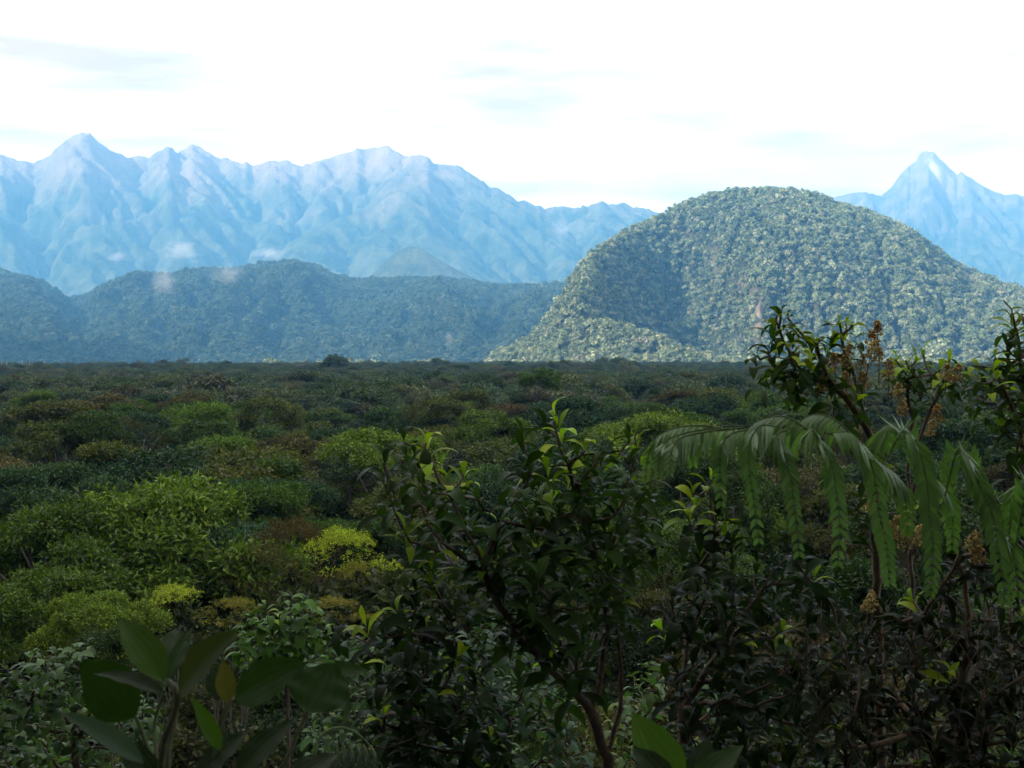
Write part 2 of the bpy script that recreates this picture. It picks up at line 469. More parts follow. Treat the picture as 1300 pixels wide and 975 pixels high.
hl.z -= 17 * np.exp(-(gl / 0.085) ** 2) * np.clip((0.97 - tt) * 4, 0, 1) * np.clip(tt * 5, 0, 1)      # narrow gullies running down the face
# low sunlit shoulder in front of the recess
kn = line([(600, 0), (640, 8), (680, 26), (715, 48), (745, 58), (770, 60), (800, 52), (840, 38), (880, 22), (920, 8), (960, 0)], hl.px)
kd = line([(600, 1780), (760, 1760), (920, 1700)], hl.px)
hl.z = np.maximum(hl.z, -34 + (kn[None] * np.exp(-((hl.d[:, None] - kd[None]) / 75) ** 2)) * (1 + 0.2 * fbm(hl.X / 40, hl.Y / 40, 12, 3)))
hl.fit_skyline(hl_t + 4, -34.0, 2)
scar = np.zeros_like(hl.z)
hx = (hl.X / hl.Y) * F / math.cos(PITCH) + 650; hy = 440 - hl.z / hl.Y * F
for (cx, cy, w, h_, a, tilt) in [(962, 405, 5, 26, 0.8, 0), (942, 363, 9, 12, 0.55, 0), (1226, 352, 5, 10, 0.9, 0), (1223, 372, 4, 9, 0.6, 0), (960, 372, 20, 9, 0.35, 0), (1030, 398, 6, 10, 0.4, 0), (1068, 338, 14, 10, 0.3, 0),
                                   (820, 455, 16, 4, 0.7, 0), (905, 330, 8, 16, 0.35, 0), (1130, 395, 7, 10, 0.35, 0), (868, 300, 12, 9, 0.3, 0), (1178, 420, 4, 12, 0.4, 0)]:
    scar = np.maximum(scar, a * np.exp(-((hx - cx) / w) ** 2 - ((hy - cy) / h_) ** 2))
scar = np.clip(scar * (1 + 0.5 * fbm(hl.X / 14, hl.Y / 30, 3, 3)), 0, 1)
hme = hl.mesh('hill'); point_attr(hme, 'scar', scar.ravel())
near_hill = tag(mesh_obj('hill', hme, m_near), kind='structure')

# unseen mountains added behind and left of viewer to shade plateau and ridge
def shade_mountain(crest_pts, width, seed):
    """crest_pts: (x, y, height); a long ridge with sloping sides"""
    P = np.array(crest_pts, float)
    m = width * P[:, 2].max() + 100
    x0, x1, y0, y1 = P[:, 0].min() - m, P[:, 0].max() + m, P[:, 1].min() - m, P[:, 1].max() + m
    nx, ny = int((x1 - x0) / 45), int((y1 - y0) / 45)
    X, Y = np.meshgrid(np.linspace(x0, x1, nx), np.linspace(y0, y1, ny))
    Z = np.full(X.shape, -80.0)
    for a, b in zip(P[:-1], P[1:]):
        ab = b[:2] - a[:2]
        t = np.clip(((X - a[0]) * ab[0] + (Y - a[1]) * ab[1]) / (ab @ ab), 0, 1)
        d = np.hypot(X - a[0] - t * ab[0], Y - a[1] - t * ab[1])
        hgt = a[2] + (b[2] - a[2]) * t
        w = width * np.maximum(hgt, 90)
        Z = np.maximum(Z, (hgt + 80) * np.clip(1 - d / w, 0, 1) ** 1.05 - 80)
    Z += 0.04 * P[:, 2].max() * fbm(X / 300, Y / 300, seed, 5, 0.55) * np.clip((Z + 80) / 300, 0, 1)
    i = np.arange(X.size).reshape(X.shape)
    q = np.stack([i[:-1, :-1], i[:-1, 1:], i[1:, 1:], i[1:, :-1]], -1).reshape(-1, 4)
    me = np_mesh('mountain', np.stack([X, Y, Z], -1).reshape(-1, 3), [q])
    return tag(mesh_obj('mountain', me, m_far), kind='structure')

shade_mountain([(-3900, -450, 1155), (-2600, -400, 1145), (-1900, -400, 1130), (-1450, -420, 1080), (-1000, -450, 850), (-500, -500, 600), (200, -560, 430), (900, -700, 300)], 0.72, 71)  # added out of view; its shadow covers the plateau
shade_mountain([(-3400, 1500, 700), (-2300, 1600, 660), (-1850, 1550, 580), (-1600, 1450, 450)], 0.75, 77)  # added out of view; its shadow darkens the blue ridge
# ================================================================== FOREST
rs = np.random.RandomState(11)

def crown_mesh(name, seed, Rw, Hh, lobes, leaves, L, W, mat, style='dome', droop=0.25, out=0.0):
    """a crown of leaves: lobes spread over an uneven dome, leaves spread over the lobes, gaps left between them.
    origin at the crown's top centre height 0 .. -Hh"""
    r = np.random.RandomState(seed)
    cs, rad = [], []
    for k in range(lobes):
        a = r.rand() * 2 * PI
        if style == 'flat':
            q = math.sqrt(r.rand()) * 0.82; z = -Hh * (0.12 + 0.5 * q * q + 0.18 * r.rand()); lr = Rw * (0.15 + 0.16 * r.rand())
        elif style == 'spire':
            u = r.rand() ** 0.8; q = 0.65 * u; z = -Hh * (0.1 + 0.8 * u); lr = Rw * (0.22 + 0.2 * r.rand())
        else:
            u = r.rand(); el = (1 - u) * 2.1 - 0.6
            q = math.cos(el) * (0.62 + 0.18 * r.rand()); z = -Hh * (0.52 - 0.36 * math.sin(el)) ; lr = Rw * (0.13 + 0.19 * r.rand())
        cs.append((math.cos(a) * q * Rw, math.sin(a) * q * Rw, z)); rad.append(lr)
    cs, rad = np.array(cs), np.array(rad)
    zs = (0.5 if style == 'flat' else 0.66)
    w = rad ** 2; pick = r.choice(lobes, leaves, p=w / w.sum())
    d = r.normal(size=(leaves, 3)); d[:, 2] = np.where(d[:, 2] < -0.25, -d[:, 2] * 0.6, d[:, 2]); d /= np.linalg.norm(d, axis=1)[:, None]
    rr = rad[pick] * (1.0 - 0.38 * r.rand(leaves) ** 2.2)
    P = cs[pick] + d * rr[:, None] * np.array([1, 1, zs])
    # tufts: leaves gather round twig ends
    nt = max(8, leaves // 9)
    ti = r.randint(0, leaves, nt)
    sub = r.randint(0, nt, leaves)
    P = 0.0 * P + P[ti][sub] + r.normal(size=(leaves, 3)) * (L * 0.55)
    dn = d[ti][sub]
    # leaf direction: fan out from the tuft, tilted outward, drooping at the tip
    ax = dn + 0.95 * r.normal(size=(leaves, 3)) * 0.75 + np.array([0, 0, -droop])
    ax /= np.linalg.norm(ax, axis=1)[:, None]
    up = dn * 0.6 + np.array([0, 0, 0.8]) + 0.35 * r.normal(size=(leaves, 3))
    side = np.cross(ax, up); side /= np.maximum(np.linalg.norm(side, axis=1), 1e-6)[:, None]
    if out > 0:      # far crowns: blades lie along the crown's surface
        ax = np.cross(dn, r.normal(size=(leaves, 3))); ax /= np.maximum(np.linalg.norm(ax, axis=1), 1e-6)[:, None]
        dn2 = dn + (1 - out) * r.normal(size=(leaves, 3)); side = np.cross(ax, dn2); side /= np.maximum(np.linalg.norm(side, axis=1), 1e-6)[:, None]
        P = P - ax * L * 0.5
    nrm = np.cross(side, ax)
    ll = L * (0.65 + 0.6 * r.rand(leaves))[:, None]; ww = W * (0.75 + 0.5 * r.rand(leaves))[:, None]
    v0 = P; v1 = P + ax * ll * 0.5 + side * ww * 0.5 + nrm * ll * 0.08
    v2 = P + ax * ll - nrm * ll * 0.12; v3 = P + ax * ll * 0.5 - side * ww * 0.5 + nrm * ll * 0.08
    V = np.stack([v0, v1, v2, v3], 1).reshape(-1, 3)
    i = np.arange(leaves) * 4
    me = np_mesh(name, V, [np.concatenate([np.stack([i, i + 1, i + 2], -1), np.stack([i, i + 2, i + 3], -1)])], smooth=False)
    tint = np.clip(0.35 * r.rand(nt)[sub] + 0.65 * r.rand(leaves) ** 1.3, 0, 1)
    face_attr(me, 'tint', np.concatenate([tint, tint]))
    me.materials.append(mat)
    return me

def tube_arrays(pts, radii, sides=6):
    pts = np.asarray(pts, float); n = len(pts)
    T = np.gradient(pts, axis=0); T /= np.maximum(np.linalg.norm(T, axis=1), 1e-9)[:, None]
    ref = np.array([0.31, 0.87, 0.38]); ref = ref if abs(T[0] @ ref) < 0.9 else np.array([1.0, 0, 0])
    A = np.cross(T, ref); A /= np.maximum(np.linalg.norm(A, axis=1), 1e-9)[:, None]; B = np.cross(T, A)
    th = np.arange(sides) / sides * 2 * PI
    V = pts[:, None] + np.asarray(radii)[:, None, None] * (np.cos(th)[None, :, None] * A[:, None] + np.sin(th)[None, :, None] * B[:, None])
    i = np.arange(n * sides).reshape(n, sides)
    q = np.stack([i[:-1], np.roll(i, -1, 1)[:-1], np.roll(i, -1, 1)[1:], i[1:]], -1).reshape(-1, 4)
    V = np.concatenate([V.reshape(-1, 3), pts[-1:] + T[-1:] * radii[-1]])
    tip = np.stack([i[-1], np.roll(i[-1], -1), np.full(sides, n * sides)], -1)
    return V, q, tip

def join_tubes(name, tubes, sides=6):
    Vs, Q, Tt, o = [], [], [], 0
    for p, r_ in tubes:
        V, q, t = tube_arrays(p, r_, sides)
        Vs.append(V); Q.append(q + o); Tt.append(t + o); o += len(V)
    return np_mesh(name, np.concatenate(Vs), [np.concatenate(Q), np.concatenate(Tt)])

def tree_trunk_mesh(name, seed, Rw, Hc, depth):
    """tapered trunk and forking limbs, origin at the crown's top; the foot is `depth` below it"""
    r = np.random.RandomState(seed)
    tb = []
    base = np.array([0, 0, -depth]); fork = np.array([r.normal() * 0.3, r.normal() * 0.3, -Hc * 1.05])
    t = np.linspace(0, 1, 7)[:, None]
    p = base * (1 - t) + fork * t + 0.18 * np.sin(t * 5 + seed) * np.array([[1, 0.6, 0]])
    tb.append((p, np.linspace(0.24, 0.15, 7)))
    for k in range(6):
        a = k * 1.047 + r.rand() * 0.6
        e = np.array([math.cos(a) * Rw * 0.7, math.sin(a) * Rw * 0.7, -Hc * (0.25 + 0.35 * r.rand())])
        s = np.linspace(0, 1, 6)[:, None]
        q = fork * (1 - s) + e * s + np.array([[0, 0, 1]]) * (s * (1 - s) * -0.6) + 0.08 * r.normal(size=(6, 3)) * s
        tb.append((q, np.linspace(0.11, 0.03, 6)))
        for j in range(2):
            f = q[3] + np.array([r.normal() * Rw * 0.25, r.normal() * Rw * 0.25, Hc * 0.3 * r.rand()])
            tb.append((np.array([q[3], (q[3] + f) / 2 + r.normal(size=3) * 0.06, f]), np.array([0.05, 0.035, 0.015])))
    return join_tubes(name, tb, 5)

m_bark = bark_material('grey_bark', (0.05, 0.045, 0.035), (0.13, 0.115, 0.09), 3.0)
m_crown = leaf_material('canopy_leaves', trans=0.25, rough=0.45, spec=0.22, use_color=True)
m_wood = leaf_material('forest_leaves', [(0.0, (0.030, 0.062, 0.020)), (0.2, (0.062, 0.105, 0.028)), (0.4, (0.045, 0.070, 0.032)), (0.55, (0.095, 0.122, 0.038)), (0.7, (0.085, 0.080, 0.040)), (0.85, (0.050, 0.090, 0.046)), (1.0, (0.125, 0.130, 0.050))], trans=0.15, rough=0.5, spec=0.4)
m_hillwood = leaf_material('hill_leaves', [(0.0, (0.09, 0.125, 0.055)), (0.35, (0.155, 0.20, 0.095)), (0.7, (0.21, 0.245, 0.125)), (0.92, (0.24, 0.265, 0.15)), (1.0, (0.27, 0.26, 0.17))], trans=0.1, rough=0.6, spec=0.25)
m_midwood = leaf_material('ridge_leaves', [(0.0, (0.03, 0.055, 0.025)), (0.5, (0.050, 0.085, 0.048)), (1.0, (0.085, 0.115, 0.065))], trans=0.1, rough=0.6, spec=0.2)

def scatter(name, pts, rot, scl, idx, protos, kind_label=None):
    """far woods: one object of points, each carrying a crown from the given meshes"""
    col = bpy.data.collections.new(name + '_crowns')
    for k, me in enumerate(protos):
        o = bpy.data.objects.new('crown', me); o.name = '%s_crown.%03d' % (name, k); col.objects.link(o)
    me = bpy.data.meshes.new(name); me.vertices.add(len(pts)); me.vertices.foreach_set('co', np.asarray(pts, np.float32).ravel())
    point_attr(me, 'rot', rot, 'FLOAT_VECTOR'); point_attr(me, 'scl', scl, 'FLOAT_VECTOR'); point_attr(me, 'idx', idx, 'INT')
    ng = bpy.data.node_groups.new(name, 'GeometryNodeTree')
    ng.interface.new_socket('Geometry', in_out='INPUT', socket_type='NodeSocketGeometry')
    ng.interface.new_socket('Geometry', in_out='OUTPUT', socket_type='NodeSocketGeometry')
    n, l = ng.nodes, ng.links
    gi_, go = n.new('NodeGroupInput'), n.new('NodeGroupOutput')
    ci = n.new('GeometryNodeCollectionInfo'); ci.inputs['Collection'].default_value = col
    ci.inputs['Separate Children'].default_value = True; ci.inputs['Reset Children'].default_value = True
    ip = n.new('GeometryNodeInstanceOnPoints'); ip.inputs['Pick Instance'].default_value = True
    def na(nm, t):
        a = n.new('GeometryNodeInputNamedAttribute'); a.data_type = t; a.inputs['Name'].default_value = nm
        return a.outputs['Attribute']
    e2r = n.new('FunctionNodeEulerToRotation'); l.new(na('rot', 'FLOAT_VECTOR'), e2r.inputs['Euler'])
    l.new(gi_.outputs[0], ip.inputs['Points']); l.new(ci.outputs[0], ip.inputs['Instance'])
    l.new(na('idx', 'INT'), ip.inputs['Instance Index']); l.new(e2r.outputs['Rotation'], ip.inputs['Rotation'])
    l.new(na('scl', 'FLOAT_VECTOR'), ip.inputs['Scale'])
    l.new(ip.outputs['Instances'], go.inputs[0])
    ob = mesh_obj(name, me)
    md_ = ob.modifiers.new('crowns', 'NODES'); md_.node_group = ng
    return tag(ob, kind='stuff')

def rots(n, tilt=0.12):
    return np.stack([rs.normal(size=n) * tilt, rs.normal(size=n) * tilt, rs.rand(n) * 2 * PI], -1)

# --- trees on the big dome (crowns about 8 to 14 m across)
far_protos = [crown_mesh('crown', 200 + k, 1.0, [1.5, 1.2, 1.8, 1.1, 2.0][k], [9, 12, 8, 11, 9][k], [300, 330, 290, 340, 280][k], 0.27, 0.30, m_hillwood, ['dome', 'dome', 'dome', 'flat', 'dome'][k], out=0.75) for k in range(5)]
def cover(fan_, n, px0, px1, d0, d1, keep):
    px = px0 + (px1 - px0) * rs.rand(n); d = np.sqrt(d0 ** 2 + (d1 ** 2 - d0 ** 2) * rs.rand(n))
    x = (px - 650) / F * math.cos(PITCH) * d; y = d
    z = fan_.sample(fan_.z, x, y)
    k = keep(x, y, z, px)
    return x[k], y[k], z[k]

hgx = np.gradient(hl.z, axis=0) / (hl.d[1] - hl.d[0])
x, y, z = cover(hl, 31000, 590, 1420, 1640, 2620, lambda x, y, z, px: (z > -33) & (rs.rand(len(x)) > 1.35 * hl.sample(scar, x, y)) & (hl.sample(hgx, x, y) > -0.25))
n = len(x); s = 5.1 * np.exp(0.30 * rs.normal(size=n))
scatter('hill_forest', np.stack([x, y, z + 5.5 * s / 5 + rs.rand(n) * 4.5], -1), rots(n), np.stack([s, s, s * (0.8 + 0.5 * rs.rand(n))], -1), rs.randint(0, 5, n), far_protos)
print('hill trees', n)

# --- trees on the blue ridge
mid_protos = [crown_mesh('crown', 220 + k, 1.0, [1.4, 1.2, 1.7][k], 9, 260, 0.28, 0.30, m_midwood, out=0.75) for k in range(3)]
mgx = np.gradient(md.z, axis=0) / (md.d[1] - md.d[0])
x, y, z = cover(md, 60000, -80, 800, 2280, 3700, lambda x, y, z, px: (z > -44) & (md.sample(mgx, x, y) > -0.1))
n = len(x); s = 6.2 * np.exp(0.28 * rs.normal(size=n))
scatter('ridge_forest', np.stack([x, y, z + 5.0 * s / 5], -1), rots(n), np.stack([s, s, s], -1), rs.randint(0, 3, n), mid_protos)
print('ridge trees', n)

# --- the plateau: the nearest trees one by one, the rest as one mass
def poisson_fan(d0, d1, spacing, half):
    """jittered rows over a fan of ground in front of the camera"""
    out = []
    d = d0
    while d < d1:
        sp = spacing(d); w = half * d + 5
        m_ = int(2 * w / sp) + 1
        xs = (np.arange(m_) - m_ / 2 + rs.rand()) * sp + rs.normal(size=m_) * sp * 0.25
        ys = d + rs.normal(size=m_) * sp * 0.25
        out.append(np.stack([xs, ys], -1)); d += sp * 0.87
    return np.concatenate(out)

NEAR_D = 168
pl = poisson_fan(NEAR_D, 1640, lambda d: 6.2 if d < 400 else 6.8, 0.47)
n = len(pl); dd = np.hypot(pl[:, 0], pl[:, 1])
wood_protos = [crown_mesh('crown', 240 + k, 1.0, [1.1, 0.9, 1.3, 0.8, 1.2, 1.0, 1.6][k], [10, 12, 9, 10, 13, 9, 8][k], [6000, 6500, 5600, 6000, 6800, 5600, 4600][k], 0.072, 0.034, m_wood,
               ['dome', 'flat', 'dome', 'flat', 'dome', 'dome', 'spire'][k]) for k in range(7)]
s = 3.9 * np.exp(0.25 * rs.normal(size=n))
big = rs.rand(n) < 0.05; s[big] *= 1.5
top = canopy_top(dd) + rs.normal(size=n) * 1.1 + (s - 3.9) * 0.8 + 1.6 * fbm(pl[:, 0] / 70, pl[:, 1] / 70, 61, 3)
top = np.minimum(top, np.minimum(canopy_top(dd) + 1.8 + np.where(dd > 500, 9.5, 1.5) * rs.rand(n) ** 2.5, ray(650, 473)[2] * dd + np.where(dd > 500, 9, 0.0) + (0.6 + dd / 400) * rs.rand(n)))
top += np.where(dd > 1380, -5 * (dd - 1380) / 260 + 2.5 * rs.rand(n), 0)
scatter('plateau_forest', np.stack([pl[:, 0], pl[:, 1], top], -1), rots(n, 0.08), np.stack([s, s, s * (0.8 + 0.4 * rs.rand(n))], -1), rs.randint(0, 7, n), wood_protos)
print('plateau trees', n)
# the plateau's far edge in sun; its crowns take paler leaves to look sunlit
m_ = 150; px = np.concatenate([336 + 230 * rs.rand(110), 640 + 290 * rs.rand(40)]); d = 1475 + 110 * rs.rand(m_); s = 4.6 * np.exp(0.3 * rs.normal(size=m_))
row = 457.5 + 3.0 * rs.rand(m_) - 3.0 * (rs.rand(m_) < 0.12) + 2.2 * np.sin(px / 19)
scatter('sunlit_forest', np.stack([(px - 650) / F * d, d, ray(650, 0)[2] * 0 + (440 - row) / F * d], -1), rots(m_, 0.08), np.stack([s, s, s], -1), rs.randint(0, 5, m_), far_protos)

# pale dead trunks standing at the foot of the dome and at the left edge of the plateau
tb = []
for k in range(95):
    if k < 70: px = 660 + 260 * rs.rand() ** 0.8; d = 1620 + 90 * rs.rand(); zt = canopy_top(d) + 2 + 13 * rs.rand() ** 2
    else: px = -10 + 90 * rs.rand(); d = 900 + 300 * rs.rand(); zt = canopy_top(d) + 1 + 4 * rs.rand()
    x = (px - 650) / F * d
    ln = 5 + 9 * rs.rand()
    a = rs.normal(size=2) * 0.4
    tb.append((np.array([[x, d, zt - ln], [x + a[0] * 0.5, d, zt - ln * 0.5], [x + a[0], d + a[1], zt]]), np.array([0.3, 0.25, 0.12])))
m_dead = bark_material('bleached_wood', (0.22, 0.2, 0.16), (0.42, 0.38, 0.32), 0.6)
tag(mesh_obj('dead_trunks', join_tubes('dead_trunks', tb, 5), m_dead), kind='stuff')

# --- individually built trees
GREENS = {'dark': (0.026, 0.052, 0.010), 'mid': (0.050, 0.092, 0.012), 'fresh': (0.090, 0.145, 0.014), 'olive': (0.080, 0.092, 0.018), 'brown': (0.072, 0.066, 0.022), 'bluish': (0.032, 0.066, 0.026), 'leafy': (0.080, 0.138, 0.015), 'lime': (0.28, 0.34, 0.025), 'gold': (0.16, 0.15, 0.02), 'rust': (0.075, 0.050, 0.022)}
def protoset(tagk, leaves, L, W):
    P = {}
    for k in range(3):
        P['dome', k] = crown_mesh('crown', 300 + 17 * k + tagk, 4.0, 5.2 + 0.5 * k, 17 + 2 * k, leaves, L, W, m_crown)
        P['flat', k] = crown_mesh('crown', 340 + 17 * k + tagk, 4.4, 4.2, 18, leaves, L, W, m_crown, 'flat')
    P['spire', 0] = crown_mesh('crown', 390 + tagk, 2.6, 5.5, 12, leaves // 2, L, W, m_crown, 'spire')
    P['twiggy', 0] = crown_mesh('crown', 395 + tagk, 3.4, 4.6, 26, leaves // 5, L * 0.8, W * 0.5, m_crown)
    return P
near_set = protoset(0, 20000, 0.23, 0.09)
mid_set = protoset(5, 8000, 0.32, 0.13)
trunks = [tree_trunk_mesh('trunk', 500 + k, 3.0, 4.4, 13) for k in range(4)]
N_TREE = 0
def tree(x, y, top, sc, style, var, colour, label, group, near, zs=1.0, rot=None, j=None):
    global N_TREE
    S = near_set if near else mid_set
    key = (style, var) if (style, var) in S else (style, 0)
    e = empty('tree', (x, y, top - 13.0))
    tag(e, label, 'tree', group)
    c = mesh_obj('crown', S[key], parent=e, loc=(0, 0, 13.0))
    c.scale = (sc, sc, sc * zs); c.rotation_euler = (0, 0, rs.rand() * 6.28 if rot is None else rot)
    j = j or 0.75 + 0.5 * rs.rand()
    g = GREENS[colour]
    c.color = (g[0] * j * (0.9 + 0.2 * rs.rand()), g[1] * j, g[2] * j * (0.8 + 0.4 * rs.rand()), 1)
    t = mesh_obj('trunk', trunks[N_TREE % 4], m_bark, e, (0, 0, 13.0)); t.scale = (sc, sc, 1.0)
    t.rotation_euler = (0, 0, rs.rand() * 6.28)
    N_TREE += 1
    return e

def place(px, py_top, d): return at(px, py_top, d)

SPECIAL = []   # (x, y, r) kept clear of the filler trees
def special(px, py, d, sc, style, var, colour, label, zs=1.0, near=None):
    p = place(px, py, d)
    SPECIAL.append((p.x, p.y, 3.4 * sc))
    return tree(p.x, p.y, p.z, sc, style, var, colour, label, None, d < 75 if near is None else near, zs, px * 0.013, 1.15)

special(125, 497, 142, 1.30, 'dome', 0, 'brown', 'big round brownish tree standing above the canopy at far left', 0.8)
special(340, 502, 128, 0.95, 'dome', 1, 'olive', 'tall olive tree with pale twigs rising behind the round brown bush')
special(60, 580, 62, 1.0, 'flat', 0, 'bluish', 'flat dark bluish green crown at the left edge above the bright tree', 0.9)
special(205, 604, 42, 1.22, 'dome', 0, 'leafy', 'largest broad green tree on the left with leaf tips yellowed as if lit', 1.05)
special(75, 632, 39, 0.95, 'dome', 2, 'mid', 'bright green bushy tree at the left edge touching the largest tree', 1.0)
special(60, 715, 31, 0.62, 'dome', 1, 'mid', 'rounded green tree low at the left edge below the bright bushy one', 1.0)
special(215, 740, 29, 0.26, 'twiggy', 1, 'lime', 'low yellow green shrub crown in front of the largest tree', 0.8)
special(130, 745, 26, 0.36, 'dome', 1, 'fresh', 'small fresh green tree above the broadleaved bush at left')
special(160, 790, 22, 0.30, 'dome', 2, 'dark', 'small dark leafy tree just behind the big blurred leaves')
special(440, 668, 40, 0.52, 'twiggy', 0, 'lime', 'small lime yellow bush glowing among brown shrubs')
special(458, 712, 37, 0.26, 'twiggy', 0, 'gold', 'small golden green bush just below the lime yellow one')
special(365, 655, 42, 0.62, 'twiggy', 0, 'rust', 'sparse reddish brown shrub left of the lime yellow bush', 1.2)
special(325, 690, 40, 0.45, 'twiggy', 0, 'brown', 'sparse brown shrub in the dark gap beside the largest tree', 1.1)
special(432, 652, 58, 0.70, 'flat', 2, 'mid', 'wide green crown directly behind the lime yellow bush', 0.9)
special(400, 598, 78, 0.85, 'flat', 0, 'olive', 'wide olive crown in the middle left of the canopy', 0.8)
special(500, 625, 62, 0.75, 'dome', 2, 'olive', 'rounded olive brown tree left of the leafy central shrub', 0.8)
special(290, 758, 27, 0.24, 'twiggy', 1, 'gold', 'low yellowish ground bush above the blurred round leaf', 0.7)
special(425, 758, 27, 0.24, 'twiggy', 2, 'gold', 'low golden bush right of the fresh green palmate bush', 0.7)
special(615, 590, 82, 0.8, 'dome', 1, 'mid', 'round green tree behind the top left of the central shrub', 0.8)
special(760, 500, 170, 1.1, 'flat', 1, 'mid', 'wide feathery green crown behind the tip of the central shrub', 0.7)
special(645, 512, 150, 1.0, 'dome', 2, 'rust', 'reddish brown crown left of the central shrub tip', 0.8)
special(868, 585, 50, 0.55, 'flat', 0, 'olive', 'olive crown with pale buds under the fern frond', 0.7)
special(880, 660, 34, 0.55, 'dome', 0, 'mid', 'bushy green tree under the left end of the frond', 0.9)

fill = poisson_fan(22, NEAR_D, lambda d: 5.6 + d * 0.02, 0.47)
pal = ['dark', 'mid', 'mid', 'fresh', 'fresh', 'olive', 'olive', 'brown', 'bluish', 'dark', 'mid', 'bluish']
KIND = {'dark': 'dark green', 'mid': 'mid green', 'fresh': 'fresh light green', 'olive': 'dull olive', 'brown': 'brownish green', 'bluish': 'cool bluish green', 'rust': 'reddish brown'}
FILL = []
fill = fill[np.argsort(fill[:, 1])]
nf = 0
for fx, fy in fill:
    if any((fx - sx_) ** 2 + (fy - sy_) ** 2 < (sr + 0.6) ** 2 for sx_, sy_, sr in SPECIAL): continue
    if abs(fx) > fy * 0.44 + 3.5 or nf >= 272: continue
    qx = fx / fy * F + 650
    if fy < 51 and 310 < qx < 520: continue
    if fy < 36 and qx < 300: continue
    c = pal[rs.randint(len(pal))]
    if fy < 60 and c in ('rust',): c = 'mid'
    st = ['dome', 'dome', 'flat', 'flat', 'twiggy' if c in ('rust', 'brown') else 'dome', 'dome', 'spire'][rs.randint(7)]
    sc = (0.74 + 0.5 * rs.rand()) * np.interp(fy, [20, 35, 60, 150], [0.62, 0.75, 0.9, 1.0])
    tp = float(canopy_top(np.array(math.hypot(fx, fy)))) + rs.normal() * 1.15 + 1.5 * float(fbm(np.array([fx / 25]), np.array([fy / 25]), 88, 2)[0])
    if fy < 38: tp -= 0.5
    ob = tree(fx, fy, tp, sc, st, rs.randint(3), c, KIND[c] + ' tree', 'leafy trees of the shaded canopy', fy < 62, 0.75 + 0.4 * rs.rand())
    FILL.append((ob, KIND[c], fx / fy * F + 650, 440 - (tp - 1.0) / fy * F, fy))
    nf += 1
print('single trees', N_TREE)
# each canopy tree is told by its colour and its place beside something one can find
ANCH = [('the big round brownish tree', 125, 525), ('the tall olive tree', 340, 530), ('the largest broad green tree', 205, 670), ('the lime yellow bush', 440, 705), ('the reddish brown sparse shrub', 365, 690),
        ('the wide olive crown', 400, 615), ('the central glossy shrub top', 700, 530), ('the left tip of the fern frond', 825, 580), ('the gnarled shrub against the dome', 1010, 470), ('the bright left edge tree', 60, 660),
        ('the right edge shrub', 1280, 470), ('the foot of the wooded dome', 640, 470), ('the lower left whorled bush', 60, 840), ('the slender two-stemmed shrub', 1180, 500), ('the palmate bush', 365, 775)]
ORD = ['nearest', 'second', 'third', 'fourth', 'fifth', 'sixth', 'seventh', 'eighth', 'ninth', 'tenth', 'eleventh', 'twelfth', 'thirteenth', 'fourteenth', 'fifteenth', 'sixteenth']
buckets = {}
for ob, kd, px, py, fy in FILL:
    nm, ax_, ay_ = min(ANCH, key=lambda q: math.hypot(px - q[1], 1.6 * (py - q[2])))
    dx, dy = px - ax_, 1.6 * (py - ay_)
    rel = ('to the left of' if dx < 0 else 'to the right of') if abs(dx) > abs(dy) else ('in the canopy above' if dy < 0 else 'in the canopy below')
    buckets.setdefault((kd, rel, nm), []).append((math.hypot(dx, dy), ob))
for (kd, rel, nm), L_ in buckets.items():
    for k, (_, ob) in enumerate(sorted(L_, key=lambda q: q[0])):
        ob['label'] = '%s %s tree %s %s' % (ORD[min(k, 15)], kd, rel, nm)
# tall trees added overhead and behind the viewer, unseen, to shade the nearest plants
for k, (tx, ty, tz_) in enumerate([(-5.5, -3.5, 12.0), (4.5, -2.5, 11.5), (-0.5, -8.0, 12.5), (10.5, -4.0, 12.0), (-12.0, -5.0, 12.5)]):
    e = tag(empty('tree', (tx, ty, -2.2)), 'tall dark tree added overhead, unseen, to shade the near shrubs', 'tree', 'trees added over the viewer')
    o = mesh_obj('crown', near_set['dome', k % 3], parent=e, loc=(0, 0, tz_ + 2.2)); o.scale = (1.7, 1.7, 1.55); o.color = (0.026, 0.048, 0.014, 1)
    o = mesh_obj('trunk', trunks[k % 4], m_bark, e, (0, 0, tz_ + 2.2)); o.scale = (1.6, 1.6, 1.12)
# leafy understorey between the trunks
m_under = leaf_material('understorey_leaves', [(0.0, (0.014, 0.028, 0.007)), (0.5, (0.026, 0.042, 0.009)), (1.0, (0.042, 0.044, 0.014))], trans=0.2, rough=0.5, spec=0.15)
under_protos = [crown_mesh('crown', 270 + k, 1.0, 1.2, 11, 4200, 0.10, 0.042, m_under) for k in range(4)]
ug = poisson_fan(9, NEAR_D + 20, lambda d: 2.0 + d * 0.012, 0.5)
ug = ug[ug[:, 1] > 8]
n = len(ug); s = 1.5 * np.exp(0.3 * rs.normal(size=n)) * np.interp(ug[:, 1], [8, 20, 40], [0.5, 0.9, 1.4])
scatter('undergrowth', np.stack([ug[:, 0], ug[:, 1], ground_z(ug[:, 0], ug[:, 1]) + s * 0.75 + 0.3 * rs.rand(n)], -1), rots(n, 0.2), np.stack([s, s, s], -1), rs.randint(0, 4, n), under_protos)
# ================================================================== FOREGROUND PLANTS
rng = random.Random(5)
m_stem = bark_material('shrub_bark', (0.035, 0.022, 0.014), (0.085, 0.055, 0.035), 25)
m_moss = bark_material('mossy_bark', (0.04, 0.028, 0.015), (0.10, 0.065, 0.03), 18)
m_leaf = leaf_material('glossy_leaves', trans=0.28, rough=0.38, spec=0.035, use_color=True)
m_soft = leaf_material('soft_leaves', trans=0.25, rough=0.5, spec=0.1, use_color=True)

